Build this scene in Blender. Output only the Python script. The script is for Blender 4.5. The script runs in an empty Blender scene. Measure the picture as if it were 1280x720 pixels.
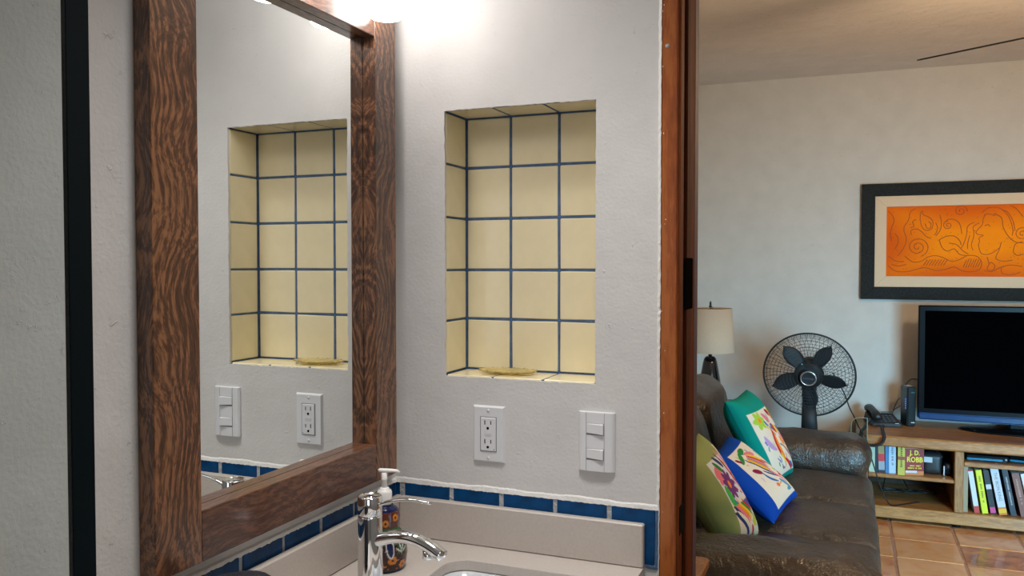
import bpy, bmesh, math, random
import numpy as np
from mathutils import Vector, Matrix, Euler
R = math.radians
PI = math.pi
random.seed(7)
scene = bpy.context.scene
COL = scene.collection

# ------------------------------------------------------------------ camera
cam = bpy.data.cameras.new('camera'); cam.sensor_width = 36; cam.lens = 29.37; cam.clip_start = 0.02
co = bpy.data.objects.new('camera', cam); COL.objects.link(co)
co.location = (0.884, -1.5322, 1.4256)
co.rotation_euler = (PI/2 - 0.0289, 0.0, 0.3838)
scene.camera = co
# ------------------------------------------------------------------ world
w = bpy.data.worlds.new('world'); scene.world = w; w.use_nodes = True
w.node_tree.nodes['Background'].inputs[0].default_value = (.55, .72, 1, 1)
w.node_tree.nodes['Background'].inputs[1].default_value = 0.25
# ------------------------------------------------------------------ exposure
vs = scene.view_settings
vs.view_transform = 'Standard'; vs.look = 'None'; vs.gamma = 1; vs.exposure = 0.0
# ------------------------------------------------------------------ lights
def area(name, loc, target, sx, sy, power, col, spread=180):
    l = bpy.data.lights.new(name, 'AREA'); l.shape = 'RECTANGLE'; l.size = sx; l.size_y = sy
    l.energy = power; l.color = col; l.spread = R(spread)
    o = bpy.data.objects.new(name, l); COL.objects.link(o); o.location = loc
    o.rotation_euler = (Vector(target)-Vector(loc)).to_track_quat('-Z', 'Y').to_euler(); return o
# bathroom fill lights, all added: two overhead, one behind the camera
area('bathroom_ceiling_fill', (1.2, -1.3, 2.46), (1.2, -1.3, 0), 0.6, 0.6, 3, (1.0, .965, .93))  # added soft fill for the room's general brightness
area('bathroom_counter_fill', (.52, -.56, 2.485), (.52, -.50, 0), 0.22, 0.22, 5.0, (1.0, .97, .94), 80)  # added narrow fill that brightens the counter and niche floor
area('bathroom_rear_fill', (1.0, -3.1, 1.35), (.6, 0, .9), 0.9, 1.0, 6, (.90, .95, 1.0))  # added fill facing the niche wall; no window stands there
# living room: blue daylight of an unseen glass door, set inside the doorway wall, warm lamp of the ceiling fan
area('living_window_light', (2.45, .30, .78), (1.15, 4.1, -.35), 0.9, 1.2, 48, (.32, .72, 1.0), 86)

# ================================================================== materials
def _mat(name):
    m = bpy.data.materials.new(name); m.use_nodes = True
    nt = m.node_tree; b = nt.nodes['Principled BSDF']; return m, nt, b
def N(nt, t, **kw):
    n = nt.nodes.new(t)
    for k, v in kw.items():
        if k.startswith('i_'):
            key = k[2:]; n.inputs[int(key) if key.isdigit() else key.replace('_', ' ')].default_value = v
        else: setattr(n, k, v)
    return n
def c4(c): return (c[0], c[1], c[2], 1)
def ramp(nt, stops):
    r = N(nt, 'ShaderNodeValToRGB'); e = r.color_ramp.elements
    while len(e) < len(stops): e.new(.5)
    for i, (p, c) in enumerate(stops): e[i].position = p; e[i].color = c4(c)
    return r
def simple(name, col, rough=.5, metal=0, bump=0, bscale=60, var=0, vscale=6, coat=0, spec=None, emit=None, es=0, rand=0):
    m, nt, b = _mat(name); L = nt.links.new
    b.inputs['Base Color'].default_value = c4(col); b.inputs['Roughness'].default_value = rough; b.inputs['Metallic'].default_value = metal
    if coat: b.inputs['Coat Weight'].default_value = coat; b.inputs['Coat Roughness'].default_value = .08
    if spec is not None: b.inputs['Specular IOR Level'].default_value = spec
    if emit: b.inputs['Emission Color'].default_value = c4(emit); b.inputs['Emission Strength'].default_value = es
    tc = N(nt, 'ShaderNodeTexCoord')
    if var:
        n = N(nt, 'ShaderNodeTexNoise', i_Scale=vscale, i_Detail=5); L(tc.outputs['Object'], n.inputs['Vector'])
        r = ramp(nt, [(.3, tuple(x*(1-var) for x in col)), (.7, tuple(min(1, x*(1+var)) for x in col))]); L(n.outputs['Fac'], r.inputs['Fac'])
        L(r.outputs['Color'], b.inputs['Base Color'])
    if rand:
        oi = N(nt, 'ShaderNodeObjectInfo'); r = ramp(nt, [(0, tuple(x*(1-rand) for x in col)), (1, tuple(min(1, x*(1+rand)) for x in col))])
        L(oi.outputs['Random'], r.inputs['Fac']); L(r.outputs['Color'], b.inputs['Base Color'])
    if bump:
        n = N(nt, 'ShaderNodeTexNoise', i_Scale=bscale, i_Detail=6, i_Roughness=.6); L(tc.outputs['Object'], n.inputs['Vector'])
        bm_ = N(nt, 'ShaderNodeBump', i_Strength=bump, i_Distance=.01); L(n.outputs['Fac'], bm_.inputs['Height']); L(bm_.outputs['Normal'], b.inputs['Normal'])
    return m
def plaster(name, col, b1=.12, b2=.55, rough=.62):
    m, nt, b = _mat(name); L = nt.links.new
    tc = N(nt, 'ShaderNodeTexCoord')
    n1 = N(nt, 'ShaderNodeTexNoise', i_Scale=9, i_Detail=3); n2 = N(nt, 'ShaderNodeTexNoise', i_Scale=160, i_Detail=4)
    n3 = N(nt, 'ShaderNodeTexNoise', i_Scale=38, i_Detail=6, i_Roughness=.7)
    for n in (n1, n2, n3): L(tc.outputs['Object'], n.inputs['Vector'])
    r = ramp(nt, [(.3, tuple(x*.955 for x in col)), (.72, tuple(min(1, x*1.03) for x in col))]); L(n1.outputs['Fac'], r.inputs['Fac'])
    L(r.outputs['Color'], b.inputs['Base Color'])
    p = N(nt, 'ShaderNodeMapRange', i_1=.62, i_2=.78); L(n3.outputs['Fac'], p.inputs[0])
    ad = N(nt, 'ShaderNodeMath', operation='MULTIPLY_ADD', i_1=.35); L(n2.outputs['Fac'], ad.inputs[0]); L(p.outputs[0], ad.inputs[2])
    ad2 = N(nt, 'ShaderNodeMath', operation='MULTIPLY_ADD', i_1=1.6); L(n1.outputs['Fac'], ad2.inputs[0]); L(ad.outputs[0], ad2.inputs[2])
    bp = N(nt, 'ShaderNodeBump', i_Strength=b2, i_Distance=.004); L(ad2.outputs[0], bp.inputs['Height']); L(bp.outputs['Normal'], b.inputs['Normal'])
    b.inputs['Roughness'].default_value = rough; b.inputs['Specular IOR Level'].default_value = .3
    return m
def wood(name, axis, dark, mid, light, scale=1.0, rough=.35, coat=.3, figure=1.0, fine=1.0, elong=.16, sinw=.13, rings=1.0, spec=.5, warp=0):
    """figured timber: grain runs along `axis`"""
    m, nt, b = _mat(name); L = nt.links.new
    tc = N(nt, 'ShaderNodeTexCoord'); mp = N(nt, 'ShaderNodeMapping')
    s = [1, 1, 1]; s['XYZ'.index(axis)] = elong
    mp.inputs['Scale'].default_value = [x*scale for x in s]; src = tc.outputs['Object']
    if warp:
        wn = N(nt, 'ShaderNodeTexNoise', i_Scale=5.0, i_Detail=1); L(src, wn.inputs['Vector'])
        w1 = N(nt, 'ShaderNodeVectorMath', operation='SUBTRACT'); w1.inputs[1].default_value = (.5, .5, .5); L(wn.outputs['Color'], w1.inputs[0])
        w2 = N(nt, 'ShaderNodeVectorMath', operation='SCALE'); w2.inputs['Scale'].default_value = warp; L(w1.outputs[0], w2.inputs[0])
        w3 = N(nt, 'ShaderNodeVectorMath', operation='ADD'); L(src, w3.inputs[0]); L(w2.outputs[0], w3.inputs[1]); src = w3.outputs[0]
    L(src, mp.inputs['Vector'])
    oi = N(nt, 'ShaderNodeObjectInfo'); vm = N(nt, 'ShaderNodeVectorMath', operation='ADD'); sc = N(nt, 'ShaderNodeMath', operation='MULTIPLY', i_1=7.0)
    L(oi.outputs['Random'], sc.inputs[0]); L(mp.outputs['Vector'], vm.inputs[0]); L(sc.outputs[0], vm.inputs[1])
    big = N(nt, 'ShaderNodeTexNoise', i_Scale=7, i_Detail=2); L(vm.outputs[0], big.inputs['Vector'])
    mul = N(nt, 'ShaderNodeMath', operation='MULTIPLY', i_1=34*figure); L(big.outputs['Fac'], mul.inputs[0])
    sx = N(nt, 'ShaderNodeSeparateXYZ'); L(vm.outputs[0], sx.inputs[0])
    xx = N(nt, 'ShaderNodeMath', operation='ADD')
    o_ = [a for a in 'XYZ' if a != axis]; L(sx.outputs[o_[0]], xx.inputs[0]); L(sx.outputs[o_[1]], xx.inputs[1])
    ma = N(nt, 'ShaderNodeMath', operation='MULTIPLY_ADD', i_1=70.0*rings); L(xx.outputs[0], ma.inputs[0]); L(mul.outputs[0], ma.inputs[2])
    sn = N(nt, 'ShaderNodeMath', operation='SINE'); L(ma.outputs[0], sn.inputs[0])
    fi = N(nt, 'ShaderNodeTexNoise', i_Scale=120*fine, i_Detail=5, i_Roughness=.65); L(vm.outputs[0], fi.inputs['Vector'])
    a1 = N(nt, 'ShaderNodeMath', operation='MULTIPLY_ADD', i_1=sinw); L(sn.outputs[0], a1.inputs[0]); L(fi.outputs['Fac'], a1.inputs[2])
    b2 = N(nt, 'ShaderNodeTexNoise', i_Scale=4, i_Detail=2); L(vm.outputs[0], b2.inputs['Vector'])
    a2 = N(nt, 'ShaderNodeMath', operation='MULTIPLY_ADD', i_1=.7); L(b2.outputs['Fac'], a2.inputs[0]); L(a1.outputs[0], a2.inputs[2])
    r = ramp(nt, [(.58, dark), (.84, mid), (1.0, light)]); L(a2.outputs[0], r.inputs['Fac'])
    L(r.outputs['Color'], b.inputs['Base Color'])
    bp = N(nt, 'ShaderNodeBump', i_Strength=.12, i_Distance=.002); L(fi.outputs['Fac'], bp.inputs['Height']); L(bp.outputs['Normal'], b.inputs['Normal'])
    b.inputs['Roughness'].default_value = rough; b.inputs['Coat Weight'].default_value = coat; b.inputs['Coat Roughness'].default_value = .15; b.inputs['Specular IOR Level'].default_value = spec
    return m
def vcol(name, rough=.6, coat=0, bump=0, bscale=400):
    m, nt, b = _mat(name); L = nt.links.new
    a = N(nt, 'ShaderNodeVertexColor', layer_name='paint'); L(a.outputs['Color'], b.inputs['Base Color'])
    b.inputs['Roughness'].default_value = rough; b.inputs['Coat Weight'].default_value = coat; b.inputs['Coat Roughness'].default_value = .05; b.inputs['Specular IOR Level'].default_value = .15
    if bump:
        tc = N(nt, 'ShaderNodeTexCoord'); n = N(nt, 'ShaderNodeTexNoise', i_Scale=bscale, i_Detail=3); L(tc.outputs['Object'], n.inputs['Vector'])
        bp = N(nt, 'ShaderNodeBump', i_Strength=bump, i_Distance=.004); L(n.outputs['Fac'], bp.inputs['Height']); L(bp.outputs['Normal'], b.inputs['Normal'])
    return m
def thin_glass(name, tint, gloss=.08):
    m, nt, b = _mat(name); L = nt.links.new; nt.nodes.remove(b)
    t = N(nt, 'ShaderNodeBsdfTransparent'); t.inputs[0].default_value = c4(tint)
    g = N(nt, 'ShaderNodeBsdfGlossy', i_Roughness=.02); f = N(nt, 'ShaderNodeFresnel', i_IOR=1.2)
    mx = N(nt, 'ShaderNodeMixShader'); L(f.outputs[0], mx.inputs[0]); L(t.outputs[0], mx.inputs[1]); L(g.outputs[0], mx.inputs[2])
    L(mx.outputs[0], nt.nodes['Material Output'].inputs[0]); return m

M = dict(
 wall=plaster('bathroom_plaster', (.655, .642, .628)),
 lwall=plaster('living_plaster', (.62, .59, .54), b2=.6, rough=.8),
 ceil=plaster('living_ceiling_plaster', (.74, .70, .66), b2=.9, rough=.85),
 lip=simple('white_filler', (.80, .79, .76), .7, bump=.35, bscale=90, var=.05),
 cream=simple('cream_glazed_tile', (.85, .755, .51), .22, coat=.3, var=.03, vscale=25, bump=.03, bscale=30, spec=.4),
 bgrout=simple('blue_grey_grout', (.07, .13, .24), .8, bump=.4, bscale=200, var=.25, vscale=60),
 wgrout=simple('pale_rough_grout', (.50, .52, .53), .85, bump=.9, bscale=160, var=.18, vscale=50),
 blue=simple('cobalt_glazed_tile', (.001, .052, .165), .35, spec=.2, var=.35, vscale=30, bump=.15, bscale=40, rand=0),
 quartz=simple('beige_quartz', (.53, .475, .43), .35, var=.05, vscale=220, bump=.02, bscale=300),
 chrome=simple('chrome', (.80, .82, .84), .06, 1),
 white=simple('white_plastic', (.72, .73, .75), .35),
 ivory=simple('white_pump_plastic', (.82, .81, .78), .4),
 black=simple('matte_black_plastic', (.012, .014, .016), .45),
 slot=simple('dark_slot', (.006, .006, .006), .9, spec=0),
 screw=simple('white_screw', (.7, .7, .7), .4, .3),
 framev=wood('walnut_vertical_grain', 'Z', (.020, .008, .005), (.088, .036, .018), (.27, .12, .055), 1.3, .33, .35, 1.2, 1.5, .14, .075, 3.0, warp=.16),
 frameh=wood('walnut_horizontal_grain', 'Y', (.024, .009, .005), (.080, .029, .015), (.17, .070, .036), 1.3, .33, .35, 1.0, 1.5, .16, .06, 3.0, warp=.10),
 jamb=wood('reddish_varnished_wood', 'Z', (.17, .038, .007), (.29, .070, .012), (.38, .11, .022), 1.0, .38, .35, .25, 1),
 jambe=wood('shaded_reddish_edge', 'Z', (.10, .022, .004), (.16, .036, .007), (.2, .05, .01), 1.0, .7, 0, .25, 1, spec=.1),  # darker copy of the jamb wood, rebate shade put into its colour
 jambd=wood('shaded_reddish_wood', 'Z', (.06, .014, .004), (.115, .024, .006), (.15, .035, .008), 1.0, .75, 0, .25, 1, spec=.08),  # jamb wood again, darkened in colour for the shaded reveal
 pine=wood('honey_brown_wood', 'X', (.19, .078, .022), (.34, .15, .043), (.46, .225, .075), 1.0, .4, .2, .35, 1, .16, .05),
 pinev=wood('honey_brown_wood_upright', 'Z', (.17, .075, .022), (.29, .13, .04), (.39, .20, .07), 1.0, .4, .2, .35, 1, .16, .05),
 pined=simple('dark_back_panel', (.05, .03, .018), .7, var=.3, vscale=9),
 mirror=simple('mirror_glass', (.86, .88, .87), .0, 1),
 shade=simple('lit_frosted_shade', (.9, .9, .9), .4, emit=(1.0, .955, .915), es=13),
 tube_white=simple('white_sconce_metal', (.55, .55, .56), .3, .9),
 darkmetal=simple('dark_shower_frame', (.0004, .006, .010), .6, 0, spec=.08),
 sglass=thin_glass('shower_glass', (.89, .93, .93)),
 ceramic=simple('white_ceramic', (.60, .62, .64), .15, coat=.4),
 towel=simple('charcoal_towel', (.022, .020, .030), .95, bump=1.0, bscale=260, var=.3, vscale=60),
 terracotta=None,
 tgrout=simple('floor_grout', (.36, .18, .11), .85, var=.2, vscale=20),
 bath_floor=simple('bathroom_floor_stone', (.33, .28, .23), .5, var=.1),
 cabinet=wood('dark_cabinet_wood', 'Z', (.03, .012, .006), (.08, .035, .015), (.16, .07, .03), 1.2),
 leather=None,
 pages=simple('book_pages', (.46, .60, .62), .9, bump=.3, bscale=300),
 fanblk=simple('fan_black_plastic', (.012, .018, .022), .6),
 silver=simple('silver_ring', (.55, .56, .58), .25, .8),
 steel=simple('grey_metal', (.3, .3, .32), .3, .9),
 tvbez=simple('glossy_black_bezel', (.003, .004, .006), .3, spec=.08),
 tvscr=simple('black_screen', (.001, .001, .0015), .4, spec=0),
 tvblue=simple('chin_blue_reflection', (.004, .05, .16), .2, coat=.3),  # blue window reflection painted into the black chin's colour
 picframe=simple('charcoal_frame_wood', (.020, .023, .023), .75, spec=.15, var=.35, vscale=90, bump=.3, bscale=120),
 liner=simple('cream_linen_liner', (.74, .56, .38), .8, bump=.3, bscale=600, var=.04, vscale=300),
 linen=simple('shade_linen', (.60, .50, .38), .9, bump=.4, bscale=500, var=.05, vscale=200),
 paper=simple('label_paper', (.55, .58, .6), .7),
 led=simple('blue_status_light', (.02, .05, .3), .4, emit=(.05, .18, 1.0), es=2.5),
 amber=None, lampglass=simple('warm_lamp_bowl', (.9, .8, .6), .4, emit=(1, .72, .44), es=100),
)
def _terr():
    m, nt, b = _mat('terracotta_tile'); L = nt.links.new
    tc = N(nt, 'ShaderNodeTexCoord'); oi = N(nt, 'ShaderNodeObjectInfo')
    vm = N(nt, 'ShaderNodeVectorMath', operation='ADD'); sc = N(nt, 'ShaderNodeMath', operation='MULTIPLY', i_1=31.0)
    L(oi.outputs['Random'], sc.inputs[0]); L(tc.outputs['Object'], vm.inputs[0]); L(sc.outputs[0], vm.inputs[1])
    n = N(nt, 'ShaderNodeTexNoise', i_Scale=9, i_Detail=6, i_Roughness=.6, i_Distortion=.8); L(vm.outputs[0], n.inputs['Vector'])
    ad = N(nt, 'ShaderNodeMath', operation='MULTIPLY_ADD', i_1=.40); L(oi.outputs['Random'], ad.inputs[0]); L(n.outputs['Fac'], ad.inputs[2])
    r = ramp(nt, [(.38, (.20, .052, .013)), (.58, (.46, .15, .05)), (.75, (.58, .25, .09)), (.95, (.62, .32, .16))]); L(ad.outputs[0], r.inputs['Fac'])
    L(r.outputs['Color'], b.inputs['Base Color']); b.inputs['Roughness'].default_value = .33; b.inputs['Coat Weight'].default_value = .2
    n2 = N(nt, 'ShaderNodeTexNoise', i_Scale=14, i_Detail=4); L(vm.outputs[0], n2.inputs['Vector'])
    bp = N(nt, 'ShaderNodeBump', i_Strength=.35, i_Distance=.004); L(n2.outputs['Fac'], bp.inputs['Height']); L(bp.outputs['Normal'], b.inputs['Normal'])
    return m
def _leather():
    m, nt, b = _mat('dark_brown_leather'); L = nt.links.new
    tc = N(nt, 'ShaderNodeTexCoord')
    n = N(nt, 'ShaderNodeTexNoise', i_Scale=6, i_Detail=4); L(tc.outputs['Object'], n.inputs['Vector'])
    r = ramp(nt, [(.3, (.022, .015, .011)), (.7, (.060, .043, .032))]); L(n.outputs['Fac'], r.inputs['Fac']); L(r.outputs['Color'], b.inputs['Base Color'])
    v = N(nt, 'ShaderNodeTexVoronoi', i_Scale=110); L(tc.outputs['Object'], v.inputs['Vector'])
    wn = N(nt, 'ShaderNodeTexNoise', i_Scale=16, i_Detail=7, i_Roughness=.62, i_Distortion=1.6); L(tc.outputs['Object'], wn.inputs['Vector'])
    ad = N(nt, 'ShaderNodeMath', operation='MULTIPLY_ADD', i_1=.10); L(v.outputs['Distance'], ad.inputs[0]); L(wn.outputs['Fac'], ad.inputs[2])
    bp = N(nt, 'ShaderNodeBump', i_Strength=.5, i_Distance=.02); L(ad.outputs[0], bp.inputs['Height']); L(bp.outputs['Normal'], b.inputs['Normal'])
    b.inputs['Roughness'].default_value = .31; b.inputs['Specular IOR Level'].default_value = .6
    return m
def _amber():
    m, nt, b = _mat('amber_glass')
    b.inputs['Base Color'].default_value = (.95, .80, .38, 1); b.inputs['Roughness'].default_value = .12
    b.inputs['Transmission Weight'].default_value = .65; b.inputs['IOR'].default_value = 1.3
    return m
M['terracotta'] = _terr(); M['leather'] = _leather(); M['amber'] = _amber()
M['clear'] = thin_glass('clear_acrylic', (.80, .86, .84))

# ================================================================== mesh helpers
class MB:
    def __init__(s): s.v = []; s.f = []; s.sm = []
    def add(s, vs_, fs, smooth=False):
        k = len(s.v); s.v += [tuple(v) for v in vs_]; s.f += [tuple(i+k for i in f) for f in fs]; s.sm += [smooth]*len(fs); return s
    def box(s, a, b, mat=None):
        x0, y0, z0 = a; x1, y1, z1 = b
        vs_ = [Vector(p) for p in ((x0,y0,z0),(x1,y0,z0),(x1,y1,z0),(x0,y1,z0),(x0,y0,z1),(x1,y0,z1),(x1,y1,z1),(x0,y1,z1))]
        if mat: vs_ = [mat @ v for v in vs_]
        return s.add(vs_, [(0,3,2,1),(4,5,6,7),(0,1,5,4),(1,2,6,5),(2,3,7,6),(3,0,4,7)])
    def bbox(s, a, b, r=.003, mat=None, seg=1):
        """bevelled box"""
        bm = bmesh.new(); bmesh.ops.create_cube(bm, size=1)
        for v in bm.verts: v.co = Vector(((v.co.x+.5)*(b[0]-a[0])+a[0], (v.co.y+.5)*(b[1]-a[1])+a[1], (v.co.z+.5)*(b[2]-a[2])+a[2]))
        bmesh.ops.bevel(bm, geom=bm.edges[:], offset=r, segments=seg, affect='EDGES', profile=.5)
        bm.verts.index_update()
        s.add([(mat @ v.co) if mat else v.co for v in bm.verts], [[v.index for v in f.verts] for f in bm.faces], seg > 1); bm.free(); return s
    def tube(s, pts, r, n=10, cap=True, closed=False, smooth=True, sy=1.0):
        P = [Vector(p) for p in pts]; m = len(P); rr = r if hasattr(r, '__len__') else [r]*m
        ring = []; up = None
        for i in range(m):
            if closed: d = P[(i+1) % m]-P[i-1]
            else: d = P[min(i+1, m-1)]-P[max(i-1, 0)]
            d.normalize()
            if up is None: up = Vector((0, 0, 1)) if abs(d.z) < .9 else Vector((0, 1, 0))
            a = d.cross(up)
            if a.length < 1e-5: a = d.orthogonal()
            a.normalize(); u2 = a.cross(d).normalized(); up = u2
            ring.append([P[i]+(a*math.cos(2*PI*k/n)+u2*math.sin(2*PI*k/n)*sy)*rr[i] for k in range(n)])
        vs_ = [v for r_ in ring for v in r_]; fs = []
        for i in range(m if closed else m-1):
            j = (i+1) % m
            for k in range(n): fs.append((i*n+k, i*n+(k+1) % n, j*n+(k+1) % n, j*n+k))
        if cap and not closed: fs += [tuple(range(n))[::-1], tuple((m-1)*n+k for k in range(n))]
        return s.add(vs_, fs, smooth)
    def lathe(s, prof, n=32, mat=None, smooth=True, sy=1.0, a0=0, a1=2*PI):
        vs_ = []; fs = []; m = len(prof)
        full = abs(a1-a0-2*PI) < 1e-6; nn = n if full else n+1
        for (r, z) in prof:
            for k in range(nn):
                a = a0+(a1-a0)*k/n; v = Vector((r*math.cos(a), r*math.sin(a)*sy, z)); vs_.append(mat @ v if mat else v)
        for i in range(m-1):
            for k in range(n):
                k2 = (k+1) % nn; fs.append((i*nn+k, i*nn+k2, (i+1)*nn+k2, (i+1)*nn+k))
        return s.add(vs_, fs, smooth)
    def prism(s, poly, h, mat=None, smooth=False):
        n = len(poly); vs_ = [Vector((x, y, 0)) for x, y in poly]+[Vector((x, y, h)) for x, y in poly]
        if mat: vs_ = [mat @ v for v in vs_]
        fs = [tuple(range(n))[::-1], tuple(range(n, 2*n))]+[(i, (i+1) % n, n+(i+1) % n, n+i) for i in range(n)]
        return s.add(vs_, fs, smooth)
    def build(s, name, mat, parent=None, loc=None, recalc=True, bevel=0, mods=None):
        me = bpy.data.meshes.new(name); me.from_pydata(s.v, [], s.f); me.polygons.foreach_set('use_smooth', s.sm)
        me.materials.append(mat)
        if recalc:
            bm = bmesh.new(); bm.from_mesh(me); bmesh.ops.recalc_face_normals(bm, faces=bm.faces[:]); bm.to_mesh(me); bm.free()
        me.update()
        o = bpy.data.objects.new(name, me); COL.objects.link(o)
        if parent: o.parent = parent
        if loc: o.location = loc
        if bevel:
            b = o.modifiers.new('b', 'BEVEL'); b.width = bevel; b.segments = 2; b.limit_method = 'ANGLE'
        return o
def Tm(x=0, y=0, z=0, rx=0, ry=0, rz=0, s=1): return Matrix.Translation((x, y, z)) @ Euler((rx, ry, rz)).to_matrix().to_4x4() @ Matrix.Scale(s, 4)
def thing(name, label, cat, loc=(0, 0, 0), rot=(0, 0, 0), group=None):
    o = bpy.data.objects.new(name, None); COL.objects.link(o); o.location = loc; o.rotation_euler = rot; o.empty_display_size = .05
    o['label'] = label; o['category'] = cat
    if group: o['group'] = group
    return o
def tag(o, label, cat, group=None):
    o['label'] = label; o['category'] = cat
    if group: o['group'] = group
    return o
def struct(o): o['kind'] = 'structure'; return o
def holder(name): 
    o = bpy.data.objects.new(name, None); COL.objects.link(o); o['kind'] = 'structure'; return o
def text(name, s, size, mat, parent, mtx, ext=.0006, align='CENTER', sx=1.0, font_bold=0):
    cu = bpy.data.curves.new(name, 'FONT'); cu.body = s; cu.size = size; cu.extrude = ext; cu.align_x = align; cu.align_y = 'CENTER'; cu.resolution_u = 2; cu.offset = font_bold
    t = bpy.data.objects.new('tmp', cu); COL.objects.link(t)
    dg = bpy.context.evaluated_depsgraph_get(); me = bpy.data.meshes.new_from_object(t.evaluated_get(dg)); bpy.data.objects.remove(t)
    me.transform(mtx @ Matrix.Diagonal((sx, 1, 1, 1))); me.materials.clear(); me.materials.append(mat)
    o = bpy.data.objects.new(name, me); COL.objects.link(o); o.parent = parent; return o
def softbox(a, b, e=.35, n=14, bulge=(0, 0, 0), noise=0, nf=7., seed=0, mb=None, mat=None):
    """rounded, slightly lumpy cushion volume between corners a and b"""
    bm = bmesh.new(); bmesh.ops.create_cube(bm, size=2); bmesh.ops.subdivide_edges(bm, edges=bm.edges[:], cuts=n, use_grid_fill=True)
    from mathutils import noise as NZ
    c = (Vector(a)+Vector(b))/2; h = (Vector(b)-Vector(a))/2; out = []
    for v in bm.verts:
        p = v.co; q = Vector(p)
        # blend cube with sphere-like rounding limited to a radius
        r = e*min(h); inner = Vector([max(-(h[i]-r), min(h[i]-r, p[i]*h[i])) for i in range(3)])
        full = Vector([p[i]*h[i] for i in range(3)]); d = full-inner
        # map cube position to rounded box
        pp = Vector([p[i]*h[i] for i in range(3)])
        core = Vector([max(-(h[i]-r), min(h[i]-r, pp[i])) for i in range(3)]); d = pp-core
        if d.length > 1e-9: pp = core+d.normalized()*r*(1.0)
        for i in range(3):
            j, k = [(1, 2), (0, 2), (0, 1)][i]
            if bulge[i]: pp[i] += bulge[i]*(1 if pp[i] > 0 else -1)*max(0, abs(p[i]))**4*(1-p[j]**2)*(1-p[k]**2)
        w_ = c+pp
        if noise: w_ += Vector(NZ.noise_vector(w_*nf+Vector((seed*3.1, 0, 0))))*noise
        out.append(mat @ w_ if mat else w_)
    bm.verts.index_update()
    mb = mb or MB(); mb.add(out, [[v.index for v in f.verts] for f in bm.faces], True); bm.free(); return mb

# painting on vertices: shapes are drawn into a colour array over (u, v)
class Paint:
    def __init__(s, U, V, base): s.U = U; s.V = V; s.C = np.tile(np.array(base, float), U.shape+(1,))
    def put(s, m, c): s.C[m] = c
    def ell(s, cx, cy, a, b, ang, c):
        ca, sa = math.cos(ang), math.sin(ang); x = (s.U-cx)*ca+(s.V-cy)*sa; y = -(s.U-cx)*sa+(s.V-cy)*ca
        s.put((x/a)**2+(y/b)**2 < 1, c)
    def leaf(s, x0, y0, x1, y1, w, c, bend=0):
        L_ = math.hypot(x1-x0, y1-y0); dx, dy = (x1-x0)/L_, (y1-y0)/L_
        t = ((s.U-x0)*dx+(s.V-y0)*dy)/L_; n = -(s.U-x0)*dy+(s.V-y0)*dx-bend*L_*np.clip(t, 0, 1)*(1-np.clip(t, 0, 1))*4
        s.put((t > 0) & (t < 1) & (np.abs(n) < w*np.sqrt(np.clip(t*(1-t), 0, 1))*2), c)
    def rect(s, u0, v0, u1, v1, c): s.put((s.U > u0) & (s.U < u1) & (s.V > v0) & (s.V < v1), c)
    def flower(s, cx, cy, r, n, c, cc, w=.35):
        for k in range(n):
            a = 2*PI*k/n; s.leaf(cx, cy, cx+r*math.cos(a), cy+r*math.sin(a), r*w, c)
        s.ell(cx, cy, r*.25, r*.25, 0, cc)
def paint_attr(me, colors):
    ca = me.color_attributes.new('paint', 'FLOAT_COLOR', 'POINT')
    arr = np.ones((len(me.vertices), 4), dtype=np.float32); arr[:, :3] = colors; ca.data.foreach_set('color', arr.ravel())

# ================================================================== SETTING
XJ = .561; WT = .187; CEIL = 2.5; LC = 2.607; FY = 4.1
NX0, NX1, NZ0, NZ1, NY = .1174, .4363, 1.196, 1.7365, .103
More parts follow.
